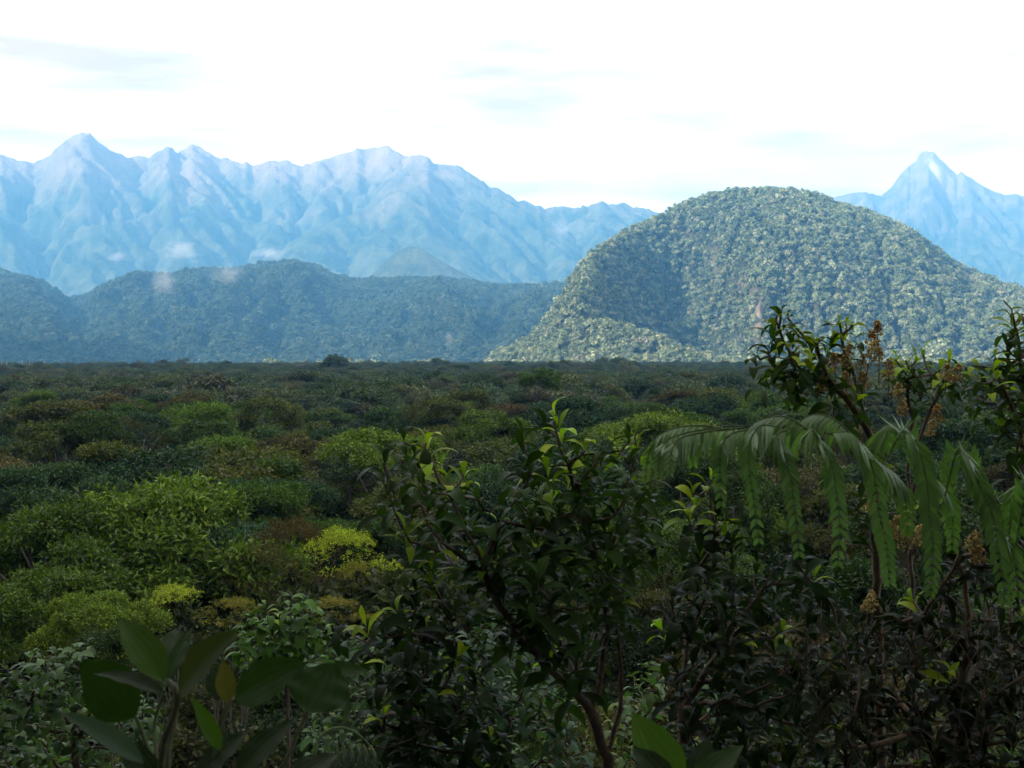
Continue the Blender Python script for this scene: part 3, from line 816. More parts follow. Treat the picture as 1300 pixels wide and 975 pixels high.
def blade_mesh(name, seed, width, wide_at, fold, droop, twist, mat, n=7, wave=0.0):
    """leaf blade along +Y, upper side +Z, folded along the midrib, bent down towards the tip; length 1"""
    r = random.Random(seed)
    V, f = [], []
    for i in range(n + 1):
        t = i / n
        w = width * 0.5 * (math.sin(PI * t ** (math.log(0.5) / math.log(wide_at))) ** 0.68 if 0 < t < 1 else 0.04)
        a = droop * t * t
        y = t * math.cos(a * 0.6); z = -math.sin(a * 0.6) * t + 0.05 * math.sin(t * PI)
        tw = twist * t
        for sgn in (-1, 0, 1):
            zz = abs(sgn) * w * fold + wave * w * math.sin(t * 17 + sgn * 2 + seed)
            V.append((sgn * w * math.cos(tw) - zz * math.sin(tw) * 0.3, y, z + zz + sgn * w * math.sin(tw)))
    q = []
    for i in range(n):
        for k in (0, 1):
            b = i * 3 + k
            q.append((b, b + 1, b + 4, b + 3))
    me = np_mesh(name, V, [np.array(q)])
    face_attr(me, 'tint', np.full(len(q), 0.5 + r.uniform(-0.08, 0.08)))
    me.materials.append(mat)
    return me

OBOV = [blade_mesh('leaf', k, 0.26 + 0.05 * (k % 3), 0.64, 0.25 + 0.12 * (k % 2), [0.3, 0.7, 1.1, 0.5, 0.9, 1.3][k], [0.2, -0.3, 0.4, -0.1, 0.3, -0.4][k], m_leaf) for k in range(6)]
LANC = [blade_mesh('leaf', 20 + k, 0.24, 0.45, 0.3, [0.5, 1.0, 1.6, 0.8][k], [0.3, -0.3, 0.2, -0.2][k], m_leaf) for k in range(4)]
PALM = [blade_mesh('leaf', 40 + k, 0.44, 0.6, 0.18, [0.5, 0.9, 1.3, 0.7][k], [0.2, -0.2, 0.1, -0.1][k], m_soft) for k in range(4)]

def blade_matrix(pos, d, nrm, size, wf=1.0):
    d = d.normalized(); x = d.cross(nrm)
    if x.length < 1e-5: x = d.orthogonal()
    x.normalize(); z = x.cross(d)
    M = Matrix((x, d, z)).transposed().to_4x4()
    return Matrix.Translation(pos) @ M @ Matrix.Diagonal((size * wf, size, size, 1))

def mesh_arrays(me):
    V = np.empty(len(me.vertices) * 3, np.float32); me.vertices.foreach_get('co', V)
    q = np.empty(len(me.loops), np.int32); me.loops.foreach_get('vertex_index', q)
    return V.reshape(-1, 3), q.reshape(-1, 4)

def bez(a, da, b, db, n):
    L = (b - a).length
    p1 = a + da.normalized() * L * 0.38; p2 = b - db.normalized() * L * 0.38
    return [a * (1 - t) ** 3 + p1 * 3 * t * (1 - t) ** 2 + p2 * 3 * t * t * (1 - t) + b * t ** 3 for t in [k / n for k in range(n + 1)]]

def in_poly(x, y, P):
    c = False; j = len(P) - 1
    for i in range(len(P)):
        if (P[i][1] > y) != (P[j][1] > y) and x < (P[j][0] - P[i][0]) * (y - P[i][1]) / (P[j][1] - P[i][1]) + P[i][0]: c = not c
        j = i
    return c

def poly_tips(P, n, Y, jit, gap, seed):
    r = random.Random(seed); out = []
    xs, ys = [p[0] for p in P], [p[1] for p in P]
    for _ in range(n * 60):
        x, y = r.uniform(min(xs), max(xs)), r.uniform(min(ys), max(ys))
        if in_poly(x, y, P) and all((x - o[0]) ** 2 + (y - o[1]) ** 2 > gap ** 2 for o in out):
            out.append((x, y, Y + r.uniform(-jit, jit)))
            if len(out) >= n: break
    return out

def shrub(name, label, cat, mains, tips, L, leaves, colour, seed, nleaf=(8, 12), young=0.35, twig=0.0035, bark=None, lean=0.55, spread=(0.3, 1.5), stem_leaves=3, limit=300, group=None, young_col=(0.22, 0.32, 0.02), szj=0.3, nshow=0):
    """mains: limb polylines of (px, py, Y); tips: (px, py, Y) where leaf rosettes sit. Twigs grow from the limbs to the tips."""
    r = random.Random(seed)
    pos, par, dirs = [], [], []
    ends = []
    def add(p, pa, d):
        pos.append(p); par.append(pa); dirs.append(d); return len(pos) - 1
    for m_ in mains:
        P = [at(*q) for q in m_]
        start = min(range(len(pos)), key=lambda i: (pos[i] - P[0]).length) if pos else None
        prev = start if (start is not None and (pos[start] - P[0]).length < 0.25) else None
        for k in range(len(P) - 1):
            d = (P[k + 1] - P[k])
            d0 = (P[k + 1] - P[max(k - 1, 0)]); d1 = (P[min(k + 2, len(P) - 1)] - P[k])
            seg = bez(P[k], d0, P[k + 1], d1, max(2, int(d.length / 0.06)))
            for i, p in enumerate(seg[:-1] if k < len(P) - 2 else seg):
                if k > 0 and i == 0: pass
                w = Vector((r.gauss(0, 1), r.gauss(0, 1), r.gauss(0, 1))) * 0.006
                prev = add(p + w, prev, d1.normalized())
        ends.append(prev)
    T = [at(*t) for t in tips]
    order = sorted(range(len(T)), key=lambda i: min((T[i] - p).length for p in pos))
    rosettes = []
    for ti in order:
        t = T[ti]; shown = ti < nshow
        best, bi = 1e9, 0
        for i in range(0, len(pos)):
            v = t - pos[i]; d = v.length
            if d < 1e-6: continue
            c = v.dot(dirs[i]) / d
            cost = d * (1 + 0.7 * (1 - c)) + (0.25 if v.z < -0.02 else 0)
            if cost < best: best, bi = cost, i
        v = t - pos[bi]; h = Vector((v.x, v.y, 0))
        ax = Vector((0, 0, 1)) + (h.normalized() * lean * min(1, h.length * 2.5) if h.length > 1e-4 else Vector()) + Vector((r.gauss(0, .18), r.gauss(0, .18), 0))
        ax.normalize()
        prev = bi
        n = max(3, int(v.length / 0.05))
        for p in bez(pos[bi], (dirs[bi] + v.normalized()) , t, ax + v.normalized() * 0.4, n)[1:]:
            prev = add(p + Vector((r.gauss(0, 1), r.gauss(0, 1), r.gauss(0, 1))) * 0.003, prev, ((p - pos[prev]).normalized()))
        rosettes.append((prev, ax, shown))
    cnt = [0.3] * len(pos)
    for e, _, _ in rosettes: cnt[e] += 1
    for i in range(len(pos) - 1, -1, -1):
        if par[i] is not None: cnt[par[i]] += cnt[i] - 0.3 if cnt[i] > 0.3 else 0
    kids = {}
    for i, p_ in enumerate(par): kids.setdefault(p_, []).append(i)
    tubes = []
    def rad(i): return twig * max(cnt[i], 0.5) ** 0.47
    stack = list(kids.get(None, []))
    while stack:
        i = stack.pop(); chain = [i] if par[i] is None else [par[i], i]
        while kids.get(i):
            ks = sorted(kids[i], key=lambda k: -cnt[k]); stack += ks[1:]; i = ks[0]; chain.append(i)
        if len(chain) > 1:
            rr = [rad(k) for k in chain]
            if par[chain[0]] is not None or chain[0] != chain[1]: rr[0] = rr[1]
            tubes.append((np.array([pos[k][:] for k in chain]), np.array(rr)))
    base = pos[0].copy()
    e = empty(name, base); tag(e, label, cat, group)
    big = bark or m_stem
    bm_ = join_tubes('branches', tubes, 6); bm_.transform(Matrix.Translation(-base))
    mesh_obj('branches', bm_, big, e)
    # leaves
    recs = []
    for (ei, ax, shown) in rosettes:
        p = pos[ei]; n = r.randint(*nleaf); ph = r.uniform(0, 6.28)
        u = ax.orthogonal().normalized(); w = ax.cross(u)
        yng = r.random() < (0.85 if shown else young * 1.5)
        for k in range(n + stem_leaves):
            f = k / max(1, n - 1)
            a = ph + k * 2.39996
            th = spread[0] + (spread[1] - spread[0]) * min(f, 1.1) ** 0.8 + r.gauss(0, 0.12)
            rd = u * math.cos(a) + w * math.sin(a)
            d = ax * math.cos(th) + rd * math.sin(th); nn = ax * math.sin(th) - rd * math.cos(th)
            q = p - ax * (0.018 * k * L / 0.12)
            if k >= n:
                i = ei
                for _ in range(1 + 2 * (k - n) + r.randint(0, 2)):
                    if par[i] is not None: i = par[i]
                q = pos[i]
            nn = nn + Vector((r.gauss(0, .25), r.gauss(0, .25), r.gauss(0, .25)))
            s = L * (0.62 + 0.38 * min(1, f * 2.2)) * r.uniform(1 - szj, 1 + szj * 0.6)
            c = colour
            if yng and f < (0.6 if shown else 0.4):
                k_ = r.uniform(0.45, 1.0); c = tuple(colour[j] * (1 - k_) + young_col[j] * k_ for j in range(3))
            j = r.uniform(0.65, 1.35)
            recs.append((blade_matrix(q, d, nn, s), r.choice(leaves), (c[0] * j * r.uniform(.85, 1.2), c[1] * j, c[2] * j, 1), k < n))
    recs.sort(key=lambda q: (not q[3],)) if len(recs) > limit else None
    for M, me, c, _ in recs[:limit]:
        o = mesh_obj('leaf', me, None, e)
        o.matrix_local = Matrix.Translation(-base) @ M
        o.color = c
    rest = recs[limit:]
    if rest:
        Vs, Q, o_ = [], [], 0
        for M, me, c, _ in rest:
            V, q = mesh_arrays(me); Mn = np.array(M)
            Vs.append(V @ Mn[:3, :3].T + Mn[:3, 3] - np.array(base)); Q.append(q + o_); o_ += len(V)
        me = np_mesh('foliage', np.concatenate(Vs), [np.concatenate(Q)])
        face_attr(me, 'tint', np.repeat(np.random.RandomState(seed).rand(len(rest)) * 0.6 + 0.1, [len(q) for q in Q]))
        me.materials.append(leaves[0].materials[0])
        o = tag(mesh_obj('foliage', me, None, e), kind='stuff'); o.color = (*colour, 1)
    return e, base

DARK = (0.024, 0.050, 0.011); DEEP = (0.011, 0.024, 0.007)  # the deep tone has shade put into the leaf colour

# the dark glossy shrub in the middle
Y = 5.0
tips = [(515, 561, 4.9), (541, 558, 5.0), (529, 580, 5.2), (488, 584, 4.8), (560, 590, 5.1), (704, 527, 5.0), (692, 537, 5.15), (664, 557, 4.8), (806, 551, 5.1), (798, 560, 4.9), (784, 568, 5.2), (742, 572, 5.0), (723, 567, 5.3), (675, 597, 4.8), (690, 588, 5.0),
        (660, 612, 5.2), (760, 578, 4.8), (590, 604, 5.0), (606, 634, 4.7), (512, 676, 4.8), (553, 697, 4.9), (560, 655, 5.2), (648, 662, 4.9), (631, 704, 5.0), (681, 718, 4.8), (684, 741, 4.7), (768, 692, 4.8), (773, 726, 4.7), (812, 664, 5.0), (720, 625, 5.2), (732, 640, 4.8),
        (826, 640, 5.2), (500, 625, 5.1), (520, 640, 5.0)]
tips += poly_tips([(520, 605), (565, 640), (605, 730), (660, 790), (720, 840), (780, 850), (820, 760), (835, 660), (805, 590), (700, 580), (640, 630), (580, 610)], 36, Y, 0.5, 23, 3)
shrub('shrub', 'dark glossy shrub with leaf rosettes in the middle of the view', 'shrub',
      [[(790, 1075, 5.1), (769, 965, 5.0), (750, 904, 5.0), (719, 869, 5.0), (677, 827, 4.95), (650, 792, 4.9), (615, 727, 4.9), (598, 675, 4.9), (570, 630, 4.95), (545, 590, 5.0)],
       [(750, 904, 5.0), (765, 850, 5.05), (770, 780, 5.1), (760, 720, 5.1), (742, 660, 5.1), (728, 615, 5.05), (712, 570, 5.0), (704, 540, 5.0)],
       [(769, 965, 5.0), (788, 880, 5.1), (782, 790, 5.15), (770, 720, 5.1), (795, 640, 5.1), (805, 570, 5.1)],
       [(677, 827, 4.95), (620, 815, 4.8), (578, 786, 4.7), (552, 745, 4.75)],
       [(719, 869, 5.0), (690, 780, 5.2), (672, 700, 5.2), (655, 640, 5.2)],
       [(615, 727, 4.9), (560, 690, 4.9), (535, 640, 4.9), (528, 590, 5.0)]],
      tips, 0.138, OBOV, DARK, 21, nshow=24, stem_leaves=1, nleaf=(10, 14), young=0.45, twig=0.0034)

# tall shrub whose top stands against the dome
sB, bB = shrub('shrub', 'tall gnarled shrub whose top rosettes stand against the wooded dome', 'shrub',
      [[(1125, 1090, 5.7), (1118, 900, 5.7), (1112, 700, 5.6), (1106, 560, 5.6), (1087, 519, 5.55), (1065, 493, 5.5), (1045, 460, 5.5), (1037, 441, 5.5)],
       [(1061, 490, 5.5), (1019, 473, 5.5), (1004, 450, 5.45), (991, 415, 5.4)],
       [(1014, 478, 5.5), (992, 472, 5.45), (976, 455, 5.4)],
       [(1106, 560, 5.6), (1080, 470, 5.7), (1069, 440, 5.7), (1068, 418, 5.7)],
       [(1112, 700, 5.6), (1060, 600, 5.7), (1058, 520, 5.6), (1062, 492, 5.5)]],
      [(992, 396, 5.4), (985, 402, 5.35), (1000, 402, 5.5), (975, 446, 5.4), (962, 452, 5.35), (980, 455, 5.5), (1022, 430, 5.5), (1012, 424, 5.45), (1035, 436, 5.6), (1066, 408, 5.7), (1082, 413, 5.7), (1074, 412, 5.8), (1035, 470, 5.6), (1010, 468, 5.4), (1048, 470, 5.5),
       (1000, 440, 5.3), (1095, 490, 5.6), (1085, 500, 5.5), (985, 478, 5.5), (1020, 490, 5.6), (1120, 600, 5.5), (1060, 600, 5.6), (1150, 640, 5.4), (1085, 640, 5.5), (1060, 680, 5.4)],
      0.112, OBOV, DARK, 33, nshow=13, nleaf=(9, 13), young=0.3, twig=0.0046, bark=m_moss, stem_leaves=2, spread=(0.5, 1.6))
sC, bC = shrub('shrub', 'slender shrub with two upright stems right of the gnarled one', 'shrub',
      [[(1160, 1080, 6.2), (1158, 800, 6.2), (1154, 600, 6.2), (1153, 500, 6.2), (1150, 470, 6.2)],
       [(1158, 700, 6.2), (1168, 560, 6.1), (1188, 505, 6.1), (1203, 470, 6.1)]],
      [(1137, 457, 6.2), (1150, 460, 6.1), (1172, 448, 6.3), (1162, 458, 6.2), (1205, 457, 6.1), (1195, 470, 6.0), (1213, 470, 6.2), (1140, 475, 6.3), (1185, 480, 6.2), (1226, 480, 6.3), (1160, 480, 6.1)],
      0.11, OBOV, DARK, 35, nshow=6, nleaf=(9, 12), young=0.2, twig=0.0042, stem_leaves=2)
sD, bD = shrub('shrub', 'leafy shrub cut by the right edge with a bare shoot above it', 'shrub',
      [[(1330, 1100, 4.6), (1320, 800, 4.6), (1312, 600, 4.6), (1300, 480, 4.6), (1290, 430, 4.6), (1283, 402, 4.6), (1275, 384, 4.6)],
       [(1312, 600, 4.6), (1285, 520, 4.5), (1262, 470, 4.5)],
       [(1300, 480, 4.6), (1275, 470, 4.6), (1245, 468, 4.6)]],
      [(1283, 400, 4.6), (1292, 405, 4.65), (1278, 442, 4.6), (1262, 455, 4.5), (1240, 468, 4.55), (1292, 455, 4.5), (1265, 482, 4.4), (1285, 478, 4.7), (1250, 490, 4.5), (1300, 500, 4.5), (1275, 515, 4.6), (1298, 540, 4.4), (1268, 540, 4.6), (1310, 430, 4.7), (1290, 575, 4.5), (1315, 470, 4.5), (1306, 620, 4.5), (1240, 505, 4.7)],
      0.10, OBOV, (0.026, 0.052, 0.012), 37, nshow=8, nleaf=(7, 10), young=0.4, twig=0.0036)
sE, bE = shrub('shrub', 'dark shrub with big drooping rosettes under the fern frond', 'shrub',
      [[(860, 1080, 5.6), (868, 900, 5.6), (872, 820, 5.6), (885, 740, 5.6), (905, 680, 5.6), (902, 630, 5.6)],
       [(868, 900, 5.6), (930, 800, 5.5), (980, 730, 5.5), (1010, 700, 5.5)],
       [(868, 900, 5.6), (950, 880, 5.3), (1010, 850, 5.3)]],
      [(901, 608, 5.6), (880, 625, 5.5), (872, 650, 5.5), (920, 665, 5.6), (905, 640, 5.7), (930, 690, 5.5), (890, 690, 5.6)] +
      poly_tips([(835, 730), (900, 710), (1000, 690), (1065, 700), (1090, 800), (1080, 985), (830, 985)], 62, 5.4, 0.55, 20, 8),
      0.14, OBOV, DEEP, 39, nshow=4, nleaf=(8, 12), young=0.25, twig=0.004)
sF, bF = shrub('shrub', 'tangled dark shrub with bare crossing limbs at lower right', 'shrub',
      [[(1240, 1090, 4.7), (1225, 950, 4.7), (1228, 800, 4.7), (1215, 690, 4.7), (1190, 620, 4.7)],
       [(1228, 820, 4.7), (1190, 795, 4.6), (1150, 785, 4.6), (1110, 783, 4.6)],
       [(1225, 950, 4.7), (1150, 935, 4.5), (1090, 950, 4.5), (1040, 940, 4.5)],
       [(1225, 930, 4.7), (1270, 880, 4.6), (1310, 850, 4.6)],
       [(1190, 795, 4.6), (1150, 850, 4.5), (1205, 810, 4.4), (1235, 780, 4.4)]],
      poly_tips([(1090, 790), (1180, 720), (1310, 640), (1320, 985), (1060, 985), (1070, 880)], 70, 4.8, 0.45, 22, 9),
      0.125, LANC + OBOV[:3], (0.009, 0.015, 0.006), 41, nleaf=(6, 10), young=0.12, twig=0.0048, bark=m_moss)  # leaf colour darkened in place of shade
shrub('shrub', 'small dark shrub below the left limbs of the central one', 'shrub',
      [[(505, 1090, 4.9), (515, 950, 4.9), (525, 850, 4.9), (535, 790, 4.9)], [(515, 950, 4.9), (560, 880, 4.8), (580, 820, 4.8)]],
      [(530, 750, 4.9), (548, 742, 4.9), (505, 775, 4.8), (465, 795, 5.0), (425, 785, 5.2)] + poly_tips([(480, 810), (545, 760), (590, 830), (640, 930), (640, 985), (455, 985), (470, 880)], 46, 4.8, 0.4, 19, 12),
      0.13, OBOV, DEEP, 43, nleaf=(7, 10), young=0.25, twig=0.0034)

# low bushes with pale whorled leaves behind and beside the shrubs
PALE = (0.075, 0.130, 0.052)
def bush(label, P, n, Y, L, colour, seed, young_col, gap, nleaf=(6, 9)):
    cx = sum(p[0] for p in P) / len(P); cy = max(p[1] for p in P); ty = min(p[1] for p in P)
    tips = []
    for x, y, yy in poly_tips(P, n, Y, 0.15, gap, seed):
        tips.append((x, y, yy + (cy - y) / (cy - ty + 1) * -0.9 + 0.9))
    yb = Y + 0.6
    gz = float(ground_z(np.array([(cx - 650) / F * yb]), np.array([yb]))[0]) - 0.1
    py = 440 - gz / yb * F
    return shrub('bush', label, 'bush', [[(cx, max(py, cy + 20), yb), (cx + 4, (py + cy) / 2 if py > cy else cy + 10, yb), (cx, (cy + ty) / 2 + 20, yb)]], tips, L, PALM, colour, seed,
                 nleaf=nleaf, young=0.25, twig=0.004, spread=(0.9, 1.7), stem_leaves=0, young_col=young_col, lean=0.4)
bush('pale whorled bush filling the lower left corner', [(-20, 835), (40, 825), (110, 818), (160, 850), (200, 900), (200, 990), (-20, 990)], 95, 8.6, 0.135, PALE, 51, (0.12, 0.17, 0.02), 12)
bush('fresh green palmate bush above the blurred round leaf', [(300, 790), (330, 768), (370, 755), (410, 770), (425, 800), (400, 850), (310, 850)], 46, 13.5, 0.22, (0.06, 0.125, 0.022), 53, (0.16, 0.24, 0.02), 10)
bush('pale leaved bush right of the blurred round leaf', [(385, 815), (440, 795), (500, 800), (530, 850), (520, 985), (400, 985)], 62, 9.5, 0.14, PALE, 55, (0.13, 0.18, 0.02), 12)
bush('pale whorled bush seen through the limbs of the central shrub', [(560, 800), (610, 782), (660, 790), (720, 860), (760, 985), (560, 985)], 80, 9.0, 0.15, (0.05, 0.095, 0.045), 57, (0.10, 0.17, 0.03), 12)
bush('pale leaved bush in the gap right of the central trunk', [(780, 850), (850, 820), (920, 850), (940, 985), (780, 985)], 40, 9.2, 0.14, PALE, 59, (0.14, 0.18, 0.02), 13)
bush('grey green bush in the corner under the limbs at right', [(1010, 820), (1100, 800), (1200, 820), (1320, 800), (1320, 985), (1010, 985)], 60, 8.5, 0.13, (0.03, 0.05, 0.022), 61, (0.1, 0.12, 0.02), 15)

# ---- dried flower spikes on the shrubs
m_flower = leaf_material('dry_flowers', trans=0.2, rough=0.7, spec=0.2, use_color=True)
def flower(parent, base, px, py, Y, h, colour, seed):
    r = random.Random(seed)
    Vs, q, o = [], [], 0
    foot = at(px, py, Y); top = foot + Vector((r.gauss(0, .015), r.gauss(0, .015), h))
    n = int(130)
    for k in range(n):
        t = r.random() ** 0.8
        wd = h * 0.30 * (1 - t) ** 0.6 + 0.005
        a = r.uniform(0, 6.28); c = foot.lerp(top, 0.15 + 0.85 * t) + Vector((math.cos(a), math.sin(a), 0.25)) * wd * r.random() ** 0.5
        s = r.uniform(0.004, 0.0085)
        u = Vector((r.gauss(0, 1), r.gauss(0, 1), r.gauss(0, 1))).normalized(); v = u.orthogonal().normalized(); w = u.cross(v)
        P = [c + u * s, c + v * s * .7, c + w * s * .7, c - v * s * .7, c - w * s * .7, c - u * s]
        Vs += [tuple(p - base) for p in P]
        q += [(o, o + 1, o + 2), (o, o + 2, o + 3), (o, o + 3, o + 4), (o, o + 4, o + 1), (o + 5, o + 2, o + 1), (o + 5, o + 3, o + 2), (o + 5, o + 4, o + 3), (o + 5, o + 1, o + 4)]; o += 6
    me = np_mesh('flower_spike', Vs, [np.array(q)], smooth=False)
    face_attr(me, 'tint', np.repeat(np.random.RandomState(seed).rand(n) * 0.7, 8))
    ob = mesh_obj('flower_spike', me, m_flower, parent); ob.color = (*colour, 1)
    st = join_tubes('stalk', [(np.array([(foot - Vector((0, 0, 0.06)) - base)[:], (foot.lerp(top, .4) - base)[:], (top - base)[:]]), np.array([0.003, 0.002, 0.001]))], 5)
    mesh_obj('stalk', st, m_stem, ob)
TAN_, ORN = (0.50, 0.38, 0.14), (0.46, 0.28, 0.09)
for k, (px, py, h, c) in enumerate([(1075, 475, .14, TAN_), (1062, 482, .12, ORN), (1090, 480, .11, TAN_), (1040, 510, .12, ORN), (1106, 448, .10, ORN), (1114, 432, .09, ORN), (1100, 460, .10, TAN_), (1128, 490, .12, TAN_), (1098, 500, .10, ORN), (1116, 470, .10, TAN_), (1075, 500, .10, ORN)]):
    flower(sB, bB, px, py, 5.5 + 0.1 * (k % 3), h, c, 900 + k)
for k, (px, py, h, c) in enumerate([(1210, 492, .11, ORN), (1200, 486, .09, TAN_), (1142, 515, .11, TAN_), (1147, 535, .10, TAN_), (1190, 545, .12, ORN), (1180, 560, .1, TAN_)]):
    flower(sC, bC, px, py, 5.9, h, c, 930 + k)
for k, (px, py, h, c) in enumerate([(1130, 692, .10, TAN_), (1143, 690, .12, TAN_), (1152, 705, .13, TAN_), (1160, 700, .11, TAN_), (1100, 785, .10, TAN_), (1107, 775, .08, TAN_), (1232, 705, .10, TAN_), (1240, 722, .10, ORN), (1105, 655, .07, TAN_)]):
    flower(sF, bF, px, py, 4.4, h * 0.85, c, 960 + k)

# ---- hanging moss and fine dead twigs in the lower right
r = random.Random(77); tb = []
for k in range(420):
    px = r.uniform(1010, 1310); py = r.uniform(760, 960); Yk = r.uniform(4.3, 5.2)
    p = at(px, py, Yk); ln = r.uniform(0.05, 0.22)
    d = Vector((r.gauss(0, .3), r.gauss(0, .3), -1)) * ln
    tb.append((np.array([p[:], (p + d * .5 + Vector((r.gauss(0, .012), 0, 0)))[:], (p + d)[:]]), np.array([0.0016, 0.0012, 0.0006])))
tag(mesh_obj('hanging_moss', join_tubes('hanging_moss', tb, 3), m_moss), kind='stuff')
# ---- fern frond arching in from the right
m_frond = leaf_material('frond_green', trans=0.26, rough=0.42, spec=0.45, use_color=True)
m_rachis = bark_material('rachis', (0.05, 0.085, 0.02), (0.08, 0.12, 0.03), 30)

def spline(P, n):
    P = [Vector(p) for p in P]; out = []
    k = len(P) - 1
    for i in range(n + 1):
        u = i / n * k; j = min(int(u), k - 1); t = u - j
        p0, p1, p2, p3 = P[max(j - 1, 0)], P[j], P[j + 1], P[min(j + 2, k)]
        out.append(0.5 * ((2 * p1) + (p2 - p0) * t + (2 * p0 - 5 * p1 + 4 * p2 - p3) * t * t + (3 * p1 - p0 - 3 * p2 + p3) * t ** 3))
    return out

def pinna_mesh(path, length, seed, step=0.0125, grav=0.9):
    """a drooping side branch of the frond: midrib with two rows of narrow, hanging, slightly curved leaflets"""
    r = random.Random(seed)
    tot = sum((b - a).length for a, b in zip(path[:-1], path[1:]))
    n = int(tot / step); P = spline(path, n)
    tubes = [(np.array([p[:] for p in P]), np.linspace(0.0022, 0.0006, len(P)))]
    V, q, tint = [], [], []
    for i in range(2, n):
        p = P[i]; t = (P[min(i + 1, n)] - P[i - 1]).normalized(); f = i / n
        side = t.cross(Vector((0, 0, 1)))
        if side.length < 0.45: side = Vector((0.9, -0.4, 0))
        side.normalize()
        for s in (-1, 1):
            ln = length * (0.35 + 0.65 * min(1, f * 5)) * (1 - f) ** 0.27 * r.uniform(0.85, 1.1)
            if abs(t.z) > 0.6: ln *= 1 - 0.56 * min(1, (abs(t.z) - 0.6) / 0.25)
            ln = max(ln, 0.012)
            d0 = (side * s * 0.75 + t * 0.35 + Vector((0, 0, 0.1 - 0.25 * grav))).normalized()
            d1 = (side * s * 0.18 + t * 0.25 + Vector((r.gauss(0, .06), r.gauss(0, .06), -grav))).normalized()
            wv = t * (0.5 * step * 0.95)
            if abs(t.z) > 0.75: wv = (t * 0.45 - side * s * 0.9) * (0.5 * step * 0.8); d1 = (side * s * 0.42 + t * 0.85 + Vector((r.gauss(0, .08), r.gauss(0, .08), 0))).normalized()
            b = len(V); pr = p
            for k in range(4):
                u = k / 3; d = d0.lerp(d1, min(1, u * 1.2)).normalized()
                if k: pr = pr + d * ln / 3
                w = wv * [0.9, 1.0, 0.8, 0.12][k]
                nrm = d.cross(t).normalized() * 0.0012
                V += [pr - w, pr + nrm, pr + w]
            for k in range(3):
                for c in (0, 1):
                    a = b + k * 3 + c; q.append((a, a + 1, a + 4, a + 3))
            tint += [min(1, max(0, 0.45 + r.gauss(0, .07)))] * 6
    return P, tubes, V, q, tint

def frond(label, rachis, pinnae, Y0, colour, length, step=0.0125, name='fern_frond', group=None):
    R_ = [at(*p) for p in rachis]
    base = R_[0].copy()
    e = tag(empty(name, base), label, 'fern frond', group)
    pts = spline(R_, 40)
    mesh_obj('rachis', join_tubes('rachis', [(np.array([(p - base)[:] for p in pts]), np.linspace(0.0035, 0.001, 41))], 7), m_rachis, e)
    for k, (path, ls) in enumerate(pinnae):
        P3 = [at(*p) for p in path]
        P, tubes, V, q, tint = pinna_mesh(P3, length * ls, 70 + k, step)
        me = np_mesh('pinna', [tuple(v - base) for v in V], [np.array(q)])
        face_attr(me, 'tint', tint)
        o = mesh_obj('pinna', me, m_frond, e); j = rng.uniform(0.8, 1.2); o.color = (colour[0] * j, colour[1] * j, colour[2] * j, 1)
        rb = join_tubes('midrib', [(np.array([(p - base)[:] for p in P]), tubes[0][1])], 5)
        mesh_obj('midrib', rb, m_rachis, o)
    return e

